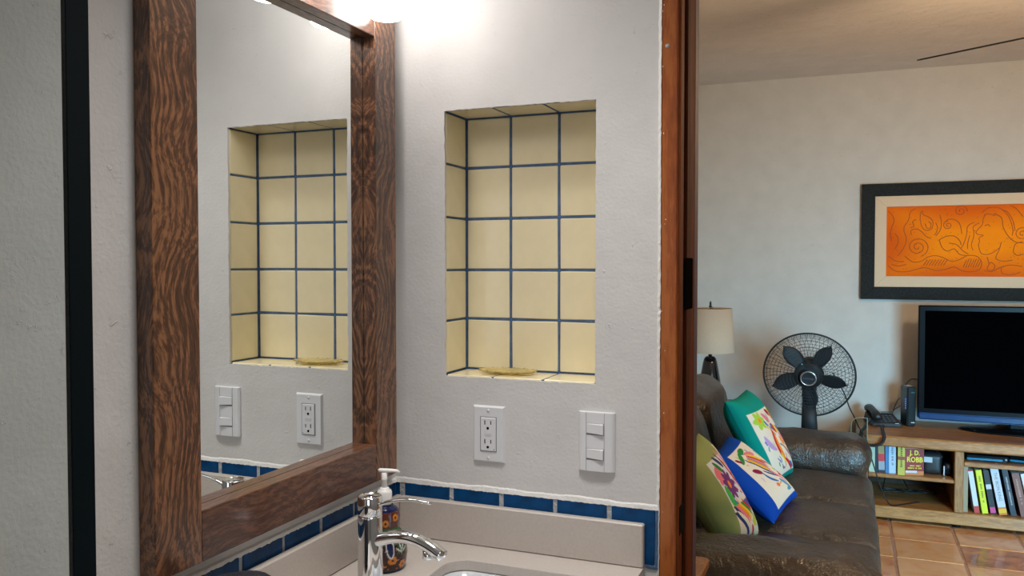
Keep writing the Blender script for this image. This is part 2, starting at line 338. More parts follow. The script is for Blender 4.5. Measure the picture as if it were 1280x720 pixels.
# wall_back (with niche) : front sheet with a slightly irregular opening, plus solid body
def wall_back():
    mb = MB(); x0, x1, z0, z1 = 0, XJ, 0, CEIL
    def side(p, q, n=46):
        out = []
        for i in range(n):
            t = i/n; j = random.gauss(0, .00055)
            out.append((p[0]+(q[0]-p[0])*t+j, p[1]+(q[1]-p[1])*t+random.gauss(0, .00055)))
        return out
    C = [(NX0, NZ0), (NX1, NZ0), (NX1, NZ1), (NX0, NZ1)]; O = [(x0, z0), (x1, z0), (x1, z1), (x0, z1)]
    loops = [side(C[i], C[(i+1) % 4]) for i in range(4)]; n = len(loops[0])
    vs_ = []; fs = []
    flat = [p for l in loops for p in l]; m = len(flat)
    for (x, z) in flat: vs_.append((x, 0, z))
    for (x, z) in flat:
        cx = NX0 if x < .13 else NX1 if x > .43 else x; vs_.append((x, .006, z))
    k = len(vs_); vs_ += [(x, 0, z) for x, z in O]
    for i in range(4):
        idx = [k+i, k+(i+1) % 4]+[((i+1)*n-j) % m for j in range(0, n+1)]
        fs.append(tuple(idx))
    for i in range(m): fs.append((i, (i+1) % m, m+(i+1) % m, m+i))
    mb.add(vs_, fs)
    o = mb.build('wall_back', M['wall'], recalc=False); struct(o)
    # body behind the sheet (leaves the niche cavity free)
    b = MB(); e = .0012
    b.box((0, e, 0), (NX0-.012, WT, CEIL)); b.box((NX1+.012, e, 0), (XJ, WT, CEIL))
    b.box((NX0-.012, e, 0), (NX1+.012, WT, NZ0-.012)); b.box((NX0-.012, e, NZ1+.012), (NX1+.012, WT, CEIL))
    b.box((NX0-.012, NY+.012, NZ0-.012), (NX1+.012, WT, NZ1+.012))
    b.build('wall_core', M['wall'], o)
    # blue grout bed lining the niche
    g = MB(); t = .0018
    g.box((NX0-.0119, NY+t, NZ0-.0119), (NX1+.0119, NY+.0119, NZ1+.0119))
    g.box((NX0-.0119, .0062, NZ0-.0119), (NX0-t, NY+t, NZ1+.0119)); g.box((NX1+t, .0062, NZ0-.0119), (NX1+.0119, NY+t, NZ1+.0119))
    g.box((NX0-t, .0062, NZ1+t-.0015), (NX1+t, NY+t, NZ1+.0119)); g.box((NX0-t, .0062, NZ0-.0119), (NX1+t, NY+t, NZ0+.0035-t))
    g.build('grout_bed', M['bgrout'], o)
    cache = {}
    def tile(cx, cy, cz, sx, sy, sz, mat=M['cream'], r=.0018, jit=.004, tint=None):
        key = (round(sx, 4), round(sy, 4), round(sz, 4), mat.name)
        if key not in cache:
            t_ = MB().bbox((-sx/2, -sy/2, -sz/2), (sx/2, sy/2, sz/2), r).build('tile', mat, o); cache[key] = t_.data
        else:
            t_ = bpy.data.objects.new('tile', cache[key]); COL.objects.link(t_); t_.parent = o
        t_.location = (cx, cy, cz); t_.rotation_euler = [random.gauss(0, jit) for _ in range(3)]; return t_
    XS = [NX0, .2205, .328, NX1]; ZS = [1.199, 1.308, 1.4125, 1.5215, 1.6305, NZ1]; g_ = .0048
    for i in range(3):
        xa, xb = XS[i]+g_/2, XS[i+1]-g_/2
        if i == 0: xa += .0005
        for j in range(5): tile((xa+xb)/2, NY+.0055-.001, (ZS[j]+ZS[j+1])/2, xb-xa, .008, ZS[j+1]-ZS[j]-g_)
        tile((xa+xb)/2, (.007+NY-.0025)/2, NZ1+.004-.0005, xb-xa, NY-.0095, .008, jit=.002)
        tile((xa+xb)/2, (.004+NY-.0025)/2, NZ0+.003-.004, xb-xa, NY-.0065, .008, jit=.002)
    for j in range(5):
        za, zb = ZS[j]+g_/2, ZS[j+1]-g_/2
        for X in (NX0-.0035, NX1+.0035): tile(X, (.0068+NY-.003)/2, (za+zb)/2, .008, NY-.0098, zb-za, jit=.002)
    # cobalt band at the backsplash
    G = [(.024, .1275), (.137, .2385), (.248, .353), (.361, .4610), (.470, .5535)]
    tile(.0060, -.0002, .9150, .0120, .004, .105, M['blue'], .001, 0)
    for a, b_ in G: tile((a+b_)/2, -.0005+random.uniform(-.0003, .0003), .9150, b_-a, .005, .1045, M['blue'], .0012, .003)
    gr = MB(); gr.box((0, -.0016, .8625), (.5605, .0004, .9685)); gr.build('grout_bed', M['wgrout'], o)
    gr = MB()
    gr.bbox((.5537, -.0032, .8623), (.5604, .0004, .9670), .001)
    gr.bbox((.536, -.003, .8555), (.561, .0004, .8622), .001); gr.build('grout_edge', M['bgrout'], o)
    # rough filler line above the band
    for xx0, xx1, nm in ((.0, .5600, 'x'),):
        lp = MB(); n_ = 150; vs_ = []
        for i in range(n_+1):
            x = xx0+(xx1-xx0)*i/n_; zt = .9765+random.gauss(0, .0003)+.0012*math.sin(i*.13)+.0006*math.sin(i*.37); zb = .9668+random.gauss(0, .0004)
            yy = -.0032+random.gauss(0, .00006)
            vs_ += [(x, .0002, zb-.0002), (x, yy, zb), (x, yy+.0012, zt-.002), (x, .0002, zt+.001)]
        fs = [(4*i+k, 4*i+k+1, 4*(i+1)+k+1, 4*(i+1)+k) for i in range(n_) for k in range(3)]
        lp.add(vs_, fs).build('filler_line', M['lip'], o)
    # caulk bead along the door casing
    lp = MB(); vs_ = []; n_ = 260
    for i in range(n_+1):
        z = .6+1.7*i/n_; j = random.gauss(0, .0005)
        vs_ += [(XJ-.0060+j, .0002, z), (XJ-.003+j, -.0012, z), (XJ+.0008+j*.8, -.0052+abs(j)*.5, z)]
    lp.add(vs_, [(3*i+k, 3*i+k+1, 3*(i+1)+k+1, 3*(i+1)+k) for i in range(n_) for k in range(2)]).build('caulk_bead', M['lip'], o)
    return o
WB = wall_back()
# wall_left, with its own tile band
def wall_left():
    o = MB().box((-.2, -3.2, 0), (0, 0, CEIL)).build('wall_left', M['wall']); struct(o)
    MB().box((-.0004, -1.20, .8625), (.0016, -.0, .9685)).build('grout_bed', M['wgrout'], o)
    first = None
    for a, b_ in [(-.0520, -.0040), (-.158, -.0600), (-.2665, -.1665), (-.375, -.2755), (-.4835, -.3825), (-.5905, -.4905), (-.70, -.5985), (-.808, -.708), (-.916, -.816), (-1.024, -.924)]:
        if b_-a < .09: t = MB().bbox((-.0025, a, -.0525), (.0025, b_, .0525), .001).build('tile', M['blue'], o); t.location = (.0005, 0, .915); continue
        if first is None:
            t = MB().bbox((-.0025, -.05, -.0522), (.0025, .05, .0522), .0012).build('tile', M['blue'], o); first = t.data
        else:
            t = bpy.data.objects.new('tile', first); COL.objects.link(t); t.parent = o
        t.location = (.0006, (a+b_)/2, .915+random.gauss(0, .0006)); t.rotation_euler = (random.gauss(0, .008), 0, random.gauss(0, .003))
    lp = MB(); n_ = 260; vs_ = []
    for i in range(n_+1):
        y = -1.2*i/n_; zt = .9745+random.gauss(0, .0003); zb = .9668+random.gauss(0, .0006); xx = .0045+random.gauss(0, .0003)
        vs_ += [(-.0002, y, zb-.0002), (xx, y, zb), (xx-.001, y, zt-.002), (-.0002, y, zt+.001)]
    lp.add(vs_, [(4*i+k, 4*i+k+1, 4*(i+1)+k+1, 4*(i+1)+k) for i in range(n_) for k in range(3)]).build('filler_line', M['lip'], o)
wall_left()
DX0, DX1, DZ = .597, 1.46, 2.28        # door opening
b = MB(); b.box((DX1+.036, 0, 0), (3.9, WT, LC)); b.box((XJ, 0, DZ+.036), (DX1+.036, WT, LC)); b.box((-.2, .0, CEIL), (XJ, WT, LC)); b.box((-.55, .0, 0), (0, WT, LC))
struct(b.build('wall_doorway', M['wall']))
struct(MB().box((2.2, -3.2, 0), (2.4, 0, CEIL)).build('wall_right', M['wall']))
struct(MB().box((-.2, -3.4, 0), (2.4, -3.2, CEIL)).build('wall_front', M['wall']))
struct(MB().box((-.2, -3.4, CEIL), (2.4, 0, CEIL+.1)).build('ceiling_bathroom', M['wall']))
fl = MB().box((-.55, -3.4, -.12), (4.0, FY+.1, -.0035)).build('floor', M['tgrout']); struct(fl)
MB().box((0, -3.2, -.0034), (2.2, WT, 0)).build('bathroom_paving', M['bath_floor'], fl)
tl = None; P = .305
for i in range(-7, 9):
    for j in range(0, 13):
        cx = 1.41+P*(i+.5); cy = 3.205-P*(j-2.5)
        if cx < -.38 or cx > 3.7 or cy < .30 or cy > 4.05: continue
        if tl is None:
            q = MB().bbox((-.147, -.147, -.013), (.147, .147, .0), .004).build('tile', M['terracotta'], fl); tl = q.data
        else: q = bpy.data.objects.new('tile', tl); COL.objects.link(q); q.parent = fl
        q.location = (cx+random.gauss(0, .0015), cy+random.gauss(0, .0015), random.gauss(0, .0005)); q.rotation_euler = (random.gauss(0, .003), random.gauss(0, .003), random.choice((0, PI/2, PI, -PI/2))+random.gauss(0, .006))
struct(MB().box((-.55, FY, 0), (4.0, FY+.15, LC)).build('wall_far', M['lwall']))
struct(MB().box((-.55, WT, 0), (-.4, FY, LC)).build('wall_living_left', M['lwall']))
struct(MB().box((3.8, WT, 0), (3.95, FY, LC)).build('wall_living_right', M['lwall']))
struct(MB().box((-.55, WT, LC), (4.0, FY+.15, LC+.1)).build('ceiling', M['ceil']))

# door casing in the opening
d = holder('door_1')
def jamb_side(sgn, X):
    m_ = MB()
    def bx(x0, y0, x1, y1, z0=0, z1=DZ):
        a, b_ = (X+sgn*x0, X+sgn*x1); return (min(a, b_), y0, z0), (max(a, b_), y1, z1)
    MB().bbox(*bx(-.036, -.0045, -.004, .012), .003).build('jamb_face', M['jamb'], d)
    MB().bbox(*bx(-.0035, -.0015, 0, .030), .0012).build('jamb_edge', M['jambe'], d)
    MB().bbox(*bx(-.036, .012, -.006, .066), .001).build('jamb_board', M['jambd'], d)
    MB().bbox(*bx(-.036, .066, .0, .150), .003).build('door_stop', M['jambd'], d)
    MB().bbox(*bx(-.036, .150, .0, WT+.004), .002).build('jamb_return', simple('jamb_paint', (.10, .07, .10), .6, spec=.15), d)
jamb_side(1, DX0)
jamb_side(-1, DX1)
MB().bbox((DX0-.036, -.0045, DZ), (DX1+.036, WT+.004, DZ+.036), .003).build('head_board', M['jamb'], d)
mt = MB(); mt.bbox((DX0-.002, .052, 1.338), (DX0+.0012, .128, 1.437), .001); mt.build('mortise', M['slot'], d)
mt = MB(); mt.bbox((DX0-.004, .004, .922), (DX0+.0008, .052, .976), .0005); mt.build('strike_notch_shadow', simple('notch_shadow_black', (.007, .006, .006), .8, spec=.03), d)  # lower strike notch, its shadow put in as a near-black block
sp_ = MB(); rs = random.Random(4)
for k in range(14):
    x, z, q = XJ+.002+abs(rs.gauss(0, .006)), rs.uniform(.75, 2.0), rs.uniform(.0003, .0008)
    if x < .590: sp_.bbox((x-q, -.0049, z-q*rs.uniform(.8, 3)), (x+q, -.0043, z+q*rs.uniform(.8, 3)), .0002)
sp_.build('paint_fleck', M['lip'], d)['kind'] = 'stuff'
nh = MB(); nh.lathe([(0, -.001), (.0042, -.001), (.0042, .0006), (0, .0012)], 12, Tm(.5725, -.0045, 1.822, rx=PI/2)); nh.build('screw_plug', simple('grey_plug', (.42, .38, .36), .6), d)

# ================================================================== MIRROR
def make_mirror():
    y0, y1, z0, z1 = -.686, -.044, .998, 1.985; w_, F = .087, .029
    t = thing('wall_mirror', 'large wall mirror in a wide dark figured walnut frame, beside the tiled niche', 'mirror', (0, (y0+y1)/2, z0))
    oy = -(y0+y1)/2; oz = -z0
    def P(nm, mat, a, b_): MB().bbox((a[0], a[1]+oy, a[2]+oz), (b_[0], b_[1]+oy, b_[2]+oz), .0012).build(nm, mat, t)
    P('frame_stile', M['framev'], (.001, y0, z0), (F, -.5991, z1)); P('frame_stile', M['framev'], (.001, -.1229, z0), (F, y1, z1))
    P('frame_rail', M['frameh'], (.001, -.5990, z0), (F-.0006, -.1230, 1.072)); P('frame_rail', M['frameh'], (.001, -.5990, 1.8647), (F-.0006, -.1230, z1))
    MB().box((.0003, -.60+oy, 1.07+oz), (.0009, -.122+oy, 1.866+oz)).build('glass', M['mirror'], t)
make_mirror()

# ================================================================== VANITY LIGHT
def make_sconce():
    Ys = (-.143, -.322, -.501); X = .066
    t = thing('vanity_light', 'vanity light with glowing white glass shades above the walnut mirror', 'lamp', (0, -.322, 2.09))
    MB().bbox((.0, -.24, -.03), (.018, .24, .03), .004).build('back_plate', M['tube_white'], t)
    for y in Ys:
        a = y+.322
        MB().tube([(.018, a, 0), (.05, a, .005), (X, a, -.01), (X, a, -.045)], .007, 10).build('arm', M['tube_white'], t)
        s = MB().lathe([(.0, -.200), (.028, -.200), (.0335, -.194), (.036, -.18), (.0375, -.12), (.0365, -.07), (.028, -.05), (.012, -.045), (0, -.045)], 32)
        s.build('glass_shade', M['shade'], t, (X, a, 0))
make_sconce()

# ================================================================== NICHE DISH
def make_dish():
    mb = MB(); n = 64; m = 9; vs_ = []; fs = []
    for i in range(m+1):
        r = i/m
        for k in range(n):
            a = 2*PI*k/n; sc = 1+.05*math.cos(a*16)*r**3; z = .002+.0065*r**2.2+.0008*math.cos(a*32)*r
            if i == 0: z = .002
            vs_.append((.062*r*sc*math.cos(a), .034*r*sc*math.sin(a), z))
    for i in range(m):
        for k in range(n): fs.append((i*n+k, i*n+(k+1) % n, (i+1)*n+(k+1) % n, (i+1)*n+k))
    mb.add(vs_, fs, True)
    o = mb.build('glass_dish', M['amber'], None, (.233, .056, NZ0+.0022)); o.rotation_euler = (0, 0, .0)
    so = o.modifiers.new('s', 'SOLIDIFY'); so.thickness = .0022; so.offset = 0
    tag(o, 'small amber glass dish with a ribbed scalloped rim on the niche floor', 'dish')
make_dish()

# ================================================================== OUTLET and SWITCH
def make_outlet():
    t = thing('power_outlet', 'white double power outlet on the wall under the niche, left of the switch', 'outlet', (.2165, 0, 1.0842))
    W_, H_ = .070, .114
    b = MB(); poly = []
    bm = MB(); a = .0035
    v = [(-W_/2, 0, -H_/2), (W_/2, 0, -H_/2), (W_/2, 0, H_/2), (-W_/2, 0, H_/2), (-W_/2+a, -.0055, -H_/2+a), (W_/2-a, -.0055, -H_/2+a), (W_/2-a, -.0055, H_/2-a), (-W_/2+a, -.0055, H_/2-a)]
    b.add(v, [(4, 5, 6, 7), (0, 1, 5, 4), (1, 2, 6, 5), (2, 3, 7, 6), (3, 0, 4, 7), (3, 2, 1, 0)]); b.build('cover_plate', M['white'], t)
    MB().box((-.0178, -.0062, -.0348), (.0178, -.0050, .0348)).build('shadow_gap', simple('gap_grey', (.16, .16, .17), .8), t)
    rc = MB().bbox((-.0166, -.0078, -.0336), (.0166, -.005, .0336), .0012).build('receptacle', M['white'], t)
    s = MB()
    for z in (.0185, -.0195):
        s.box((-.0078, -.0081, z+.001), (-.0058, -.0077, z+.0095)); s.box((.0052, -.0081, z+.0015), (.0070, -.0077, z+.009))
        s.lathe([(0, 0), (.0027, 0), (.0027, .0004), (0, .0004)], 12, Tm(-.0005, -.0078, z-.006, rx=PI/2))
    s.box((.0125, -.0081, -.031), (.0137, -.0077, -.029)); s.build('slots', M['slot'], rc)
    MB().bbox((-.0078, -.0083, -.0032), (.0078, -.0076, .0032), .0003).build('test_button', simple('button_grey', (.62, .62, .64), .4), rc)
    for z in (.0475, -.0475): MB().lathe([(0, .0015), (.0025, .0012), (.0032, 0)], 14, Tm(0, -.0055, z, rx=PI/2)).build('screw', M['screw'], t)
make_outlet()
def make_switch():
    W_, H_ = .0716, .1134
    t = thing('light_switch', 'white light switch with two rockers, right of the outlet near the door', 'switch', (.405+W_/2, 0, 1.0303+H_/2))
    n = 18; prof = []
    for i in range(n+1):
        x = -W_/2+W_*i/n; u = abs(2*i/n-1); prof.append((x, -(.0035+.0065*math.sqrt(max(0, 1-u**3.2)))))
    vs_ = []
    for x, y in prof: vs_ += [(x, y, -H_/2), (x, y, H_/2), (x, 0, -H_/2), (x, 0, H_/2)]
    fs = [(4*i, 4*(i+1), 4*(i+1)+1, 4*i+1) for i in range(n)]+[(4*i+1, 4*(i+1)+1, 4*(i+1)+3, 4*i+3) for i in range(n)]+[(4*i+2, 4*(i+1)+2, 4*(i+1), 4*i) for i in range(n)]
    fs += [(0, 1, 3, 2), (4*n+2, 4*n+3, 4*n+1, 4*n)]
    MB().add(vs_, fs, False).build('cover_plate', M['white'], t, bevel=.0012)
    g = MB()
    for x in (-.019, .0165): g.box((x-.0003, -.0103, -H_/2+.001), (x+.0003, -.0090, H_/2-.001))
    g.build('seam', simple('seam_grey', (.3, .3, .31), .8), t)
    for z in (.0245, -.0235):
        r = MB(); x0, x1 = -.0185, .0155; z0, z1 = z-.0105, z+.0105
        v = [(x0, -.0098, z0+.0025), (x1, -.0098, z0), (x1, -.0098, z1), (x0, -.0098, z1), (x0, -.0106, z0+.0028), (x1, -.0150, z0+.0012), (x1, -.0150, z1-.001), (x0, -.0106, z1-.0005)]
        r.add(v, [(4, 5, 6, 7), (0, 1, 5, 4), (1, 2, 6, 5), (2, 3, 7, 6), (3, 0, 4, 7)]); r.build('rocker', M['white'], t, bevel=.0009)
        MB().box((x0-.0006, -.0102, z0-.0006), (x1+.0008, -.0094, z1+.0006)).build('rocker_gap', simple('gap_dark', (.18, .18, .19), .8), t)
make_switch()

# ================================================================== VANITY
CX1, CY0 = .535, -.93; CZ = .86
def rrect(x0, y0, x1, y1, r, n=8):
    out = []
    for cx, cy, a0 in ((x1-r, y1-r, 0), (x0+r, y1-r, PI/2), (x0+r, y0+r, PI), (x1-r, y0+r, 1.5*PI)):
        for i in range(n+1):
            a = a0+PI/2*i/n; out.append((cx+r*math.cos(a), cy+r*math.sin(a)))
    return out
SX0, SX1, SY0, SY1 = .182, .475, -.585, -.097
def make_vanity():
    hole = rrect(SX0, SY0, SX1, SY1, .045); n = len(hole); q = n//4
    X0, Y0, X1, Y1 = 0.0005, CY0, CX1, -.0005
    outer = [(X1, Y1), (X0, Y1), (X0, Y0), (X1, Y0)]
    mb = MB(); vs_ = []; fs = []
    for z in (CZ, CZ-.02): vs_ += [(x, y, z) for x, y in hole]+[(x, y, z) for x, y in outer]
    k = n+4; mid = q//2
    # split each side between corner mid points
    for L_ in (0, k):
        for c in range(4):
            c2 = (c+1) % 4; a = c*q+mid; b_ = (c2*q+mid)
            idx = []; i = a
            while True:
                idx.append(L_+i % n)
                if i % n == b_ % n: break
                i += 1
            idx += [L_+n+c2, L_+n+c]; fs.append(tuple(idx))
    for i in range(n): fs.append((i, (i+1) % n, k+(i+1) % n, k+i))
    for c in range(4): fs.append((n+c, n+(c+1) % 4, k+n+(c+1) % 4, k+n+c))
    mb.add(vs_, fs); o = mb.build('countertop', M['quartz'], None, bevel=.0015)
    tag(o, 'beige quartz vanity countertop with a sink cut-out, below the mirror', 'countertop')
    z0 = CZ
    s = MB(); s.bbox((.0195, -.0195, CZ+.0002), (CX1, -.0035, CZ+.0816), .0025); so = s.build('backsplash', M['quartz'], None)
    tag(so, 'short beige quartz backsplash on the niche wall with a free right end', 'backsplash')
    s = MB(); s.bbox((.0045, CY0, CZ+.0002), (.019, -.0035, CZ+.0816), .0025); so = s.build('backsplash', M['quartz'], None)
    tag(so, 'long beige quartz backsplash running under the mirror', 'backsplash')
    # thin caulk on top of the splashes belongs to the walls' filler; sink basin
    b = MB(); prof = [(0, 0, -.0203), (-.006, -.006, -.0203), (-.006, -.006, -.024), (.004, .004, -.045), (.012, .012, -.12), (.03, .03, -.15), (.07, .07, -.157)]
    rings = []
    b2 = MB(); vs_ = []; m_ = 0
    def ring(inset, z, rad): return [(x, y, CZ+z) for x, y in rrect(SX0+inset, SY0+inset, SX1-inset, SY1-inset, rad)]
    R_ = [ring(-.018, -.0205, .06), ring(-.018, -.028, .06), ring(-.018, -.0205, .06), ring(-.004, -.0205, .048), ring(.006, -.024, .042), ring(.014, -.06, .05), ring(.022, -.12, .05), ring(.045, -.142, .05), ring(.09, -.149, .04)]
    R_ = R_[1:]
    for r_ in R_: vs_ += r_
    nn = len(R_[0]); fs = [(i*nn+j, i*nn+(j+1) % nn, (i+1)*nn+(j+1) % nn, (i+1)*nn+j) for i in range(len(R_)-1) for j in range(nn)]
    fs.append(tuple((len(R_)-1)*nn+j for j in range(nn)))
    sk = MB().add(vs_, fs, True).build('sink', M['ceramic'], None)
    tag(sk, 'white undermount ceramic sink in the beige countertop', 'sink')
    cx, cy = (SX0+SX1)/2, (SY0+SY1)/2
    MB().lathe([(0, .003), (.014, .003), (.02, .001), (.022, 0)], 24, Tm(cx, cy, CZ-.1485)).build('drain', M['chrome'], sk)
    cb = thing('vanity_cabinet', 'dark wooden vanity cabinet under the beige countertop', 'cabinet', (0, -.465, 0))
    bd = MB(); y0, y1 = -.46, .4645
    bd.box((.001, y0, .08), (.51, y0+.018, .839)); bd.box((.001, y1-.02, .08), (.51, y1-.002, .839)); bd.box((.001, y0, .08), (.51, y1-.002, .098)); bd.box((.45, y0, .001), (.468, y1-.002, .08)); bd.box((.001, y0, .098), (.01, y1-.002, .839))
    bd.build('body', M['cabinet'], cb)
    for a, b_ in ((y0+.004, -.002), (.002, y1-.004)):
        dr = MB().bbox((.5105, a, .10), (.5285, b_, .83), .003).build('door', M['cabinet'], cb)
        yy = -.03 if b_ < .01 else .03
        MB().tube([(.529, yy, .6), (.545, yy, .6), (.545, yy, .72), (.529, yy, .72)], .004, 8).build('handle', M['chrome'], dr)
make_vanity()

# ================================================================== FAUCET
def make_faucet():
    t = thing('faucet', 'tall chrome single-lever faucet on the countertop in front of the mirror', 'faucet', (.143, -.333, CZ+.0002))
    MB().lathe([(0, 0), (.0255, 0), (.0255, .004), (.0215, .008), (.0208, .02), (.0203, .142), (.0198, .1445), (0, .1445)], 40).build('body', M['chrome'], t)
    hd = MB().lathe([(0, .1455), (.0195, .1455), (.0205, .1475), (.0205, .1755), (.0192, .1775), (.0180, .1775), (.0176, .1763), (0, .1763)], 40).build('lever_hub', M['chrome'], t)
    rg = MB().lathe([(0, -.0001), (.0028, -.0001), (.0028, .0006), (.0018, .0010), (0, .0004)], 14, Tm(-.0204, 0, .162, ry=-PI/2)).build('screw_cap', M['slot'], hd)
    pts = []; rr = []
    for i in range(15):
        u = i/14; x = .012+.103*u; z = .162+.0165*math.sin(min(1, u*1.5)*PI/2)-.0035*max(0, u-.75)*4*.6
        pts.append((x, 0, z)); rr.append(.0055-.0015*u)
    MB().tube(pts, rr, 14, sy=.62).build('lever', M['chrome'], t)
    sp = []; r2 = []
    for i in range(22):
        u = i/21; x = .008+.129*u; z = .101+.0175*math.sin(u*PI*.93)-.013*u**2.2
        sp.append((x, 0, z)); r2.append(.0125+.0010*u*0-.0006*u)
    so = MB().tube(sp, r2, 26, sy=.86).build('spout', M['chrome'], t)
    MB().lathe([(0, -.012), (.0078, -.012), (.0088, -.011), (.0088, .002), (0, .002)], 20, Tm(.109, 0, .0965)).build('aerator', M['chrome'], so)
make_faucet()

# ================================================================== SOAP DISPENSER
def make_soap():
    t = thing('soap_dispenser', 'painted ceramic soap dispenser with orange flowers and a white pump in the corner', 'soap dispenser', (.0860, -.190, CZ+.0002))
    kz = [(0, 0), (.034, 0), (.0375, .004), (.0405, .014), (.0425, .030), (.0415, .046), (.0375, .060), (.0310, .070), (.0265, .075), (.0268, .081), (.0288, .089), (.0292, .098), (.0272, .107), (.0225, .113), (.0165, .1165), (.0155, .119)]
    # smooth profile
    zs = []; 
    P_ = np.array(kz); tt = np.linspace(0, len(kz)-1, 130); pr = [(float(np.interp(a, range(len(kz)), P_[:, 0])), float(np.interp(a, range(len(kz)), P_[:, 1]))) for a in tt]
    n = 150; mb = MB().lathe(pr, n); o = mb.build('bottle', vcol('talavera_glaze', .12, .6), t, recalc=True)
    co_ = np.array(mb.v); ang = np.arctan2(co_[:, 1], co_[:, 0]); Z = co_[:, 2]
    U = ((ang+PI)*.037).reshape(-1); V = Z
    p = Paint(U, V, (.035, .012, .010)); L_ = 2*PI*.037
    OR = (.62, .20, .02); BK = (.004, .004, .008); NV = (.004, .010, .06); WH = (.6, .62, .6); GR = (.03, .12, .03); RB = (.10, .022, .012)
    rnd = random.Random(3)
    p.rect(-1, .0, 1, .006, NV); p.rect(-1, .052, 1, .082, (.10, .13, .10))
    for k in range(150): p.ell(rnd.uniform(0, L_), rnd.uniform(.002, .05), .0016, .0012, rnd.uniform(0, 3), rnd.choice((NV, RB, (.25, .25, .3), OR)))
    for k in range(11):
        x = (k+.3)*L_/11; z = .014 if k % 2 else .024
        p.flower(x, z, .0085, 6, OR, BK, .4); p.ell(x, z, .0022, .0022, 0, BK)
    for k in range(5):
        x = (k+.35)*L_/5; 
        for j in range(9): p.leaf(x, .036, x+.014*math.cos(j*PI/8), .038+.022*math.sin(j*PI/8), .0012, WH if j % 2 else GR)
    for k in range(5):
        x = (k+.86)*L_/5; p.leaf(x+.002, .028, x-.001, .068, .0072, WH); p.leaf(x+.002, .031, x-.001, .065, .0052, NV)
    p.rect(-1, .070, 1, .079, GR)
    p.rect(-1, .079, 1, .1095, RB)
    for k in range(9):
        x = (k+.1)*L_/9; z = .089 if k % 2 else .098
        p.ell(x, z, .0082, .0068, 0, OR); p.ell(x, z, .0026, .0026, 0, BK)
        for j in (-1, 1): p.leaf(x+.0108, .080, x+.0108+.002*j, .108, .0012, (.15, .15, .2))
    p.rect(-1, .1085, 1, .2, NV)
    paint_attr(o.data, p.C)
    pm = MB().lathe([(0, .1185), (.0135, .1185), (.0142, .121), (.0140, .141), (.0122, .145), (.0090, .1465), (.0086, .149), (.0060, .150), (0, .150)], 28).build('pump_collar', M['ivory'], t)
    pp = MB().lathe([(0, .149), (.0050, .149), (.0052, .163), (.0058, .164), (.0058, .166), (.0052, .167), (.0058, .178), (0, .178)], 20).build('pump_stem', M['ivory'], t)
    h = MB().tube([(-.0100, -.0040, .1812), (-.008, -.0032, .182), (.0, 0, .1815), (.012, .0048, .1812), (.021, .0085, .1805), (.0265, .0107, .1775)], [.0035, .0048, .0050, .0046, .0040, .0030], 14, sy=.75); h.build('pump_nozzle', M['ivory'], t)
make_soap()

# ================================================================== TOWEL
def make_towel():
    mt = Tm(.128, -.630, CZ, rz=R(-38))
    mb = MB(); c = .066
    n, m = 40, 26; vs_ = []; fs = []
    for j in range(m+1):
        u = j/m; x = -.075+.15*u; e = 1-abs(2*u-1)**6; 
        for k in range(n):
            a = 2*PI*k/n; ca, sa = math.cos(a), math.sin(a)
            q = .058*(abs(ca)**3+abs(sa)**3)**(-1/3)*(.72+.28*e**.5)
            vs_.append(mt @ Vector((x, q*ca*1.05, .0665+q*sa*1.12+.0015*math.sin(u*30+k*.3))))
    for j in range(m):
        for k in range(n): fs.append((j*n+k, j*n+(k+1) % n, (j+1)*n+(k+1) % n, (j+1)*n+k))
    fs += [tuple(range(n)), tuple(m*n+k for k in range(n))]
    o = mb.add(vs_, fs, True).build('folded_towel', M['towel'], None)
    tag(o, 'thick folded charcoal towel on the countertop under the mirror', 'towel')
make_towel()

# ================================================================== SHOWER DOOR
def make_shower():
    t = thing('shower_door', 'clear glass shower panel with a slim black metal edge in the left foreground', 'shower panel', (.25, -.989, .0))
    MB().bbox((-.003, -.0125, .001), (.003, .0125, 2.35), .001).build('edge_post', M['darkmetal'], t)
    MB().box((-.003, -1.12, .03), (.003, -.0126, 2.32)).build('glass_pane', M['sglass'], t)
    MB().bbox((-.012, -1.14, .001), (.012, -.0126, .03), .001).build('bottom_rail', M['darkmetal'], t)
    MB().bbox((-.012, -1.14, 2.32), (.012, -.0126, 2.35), .001).build('top_rail', M['darkmetal'], t)
    MB().bbox((-.012, -1.165, .001), (.012, -1.1401, 2.35), .001).build('hinge_post', M['darkmetal'], t)
make_shower()
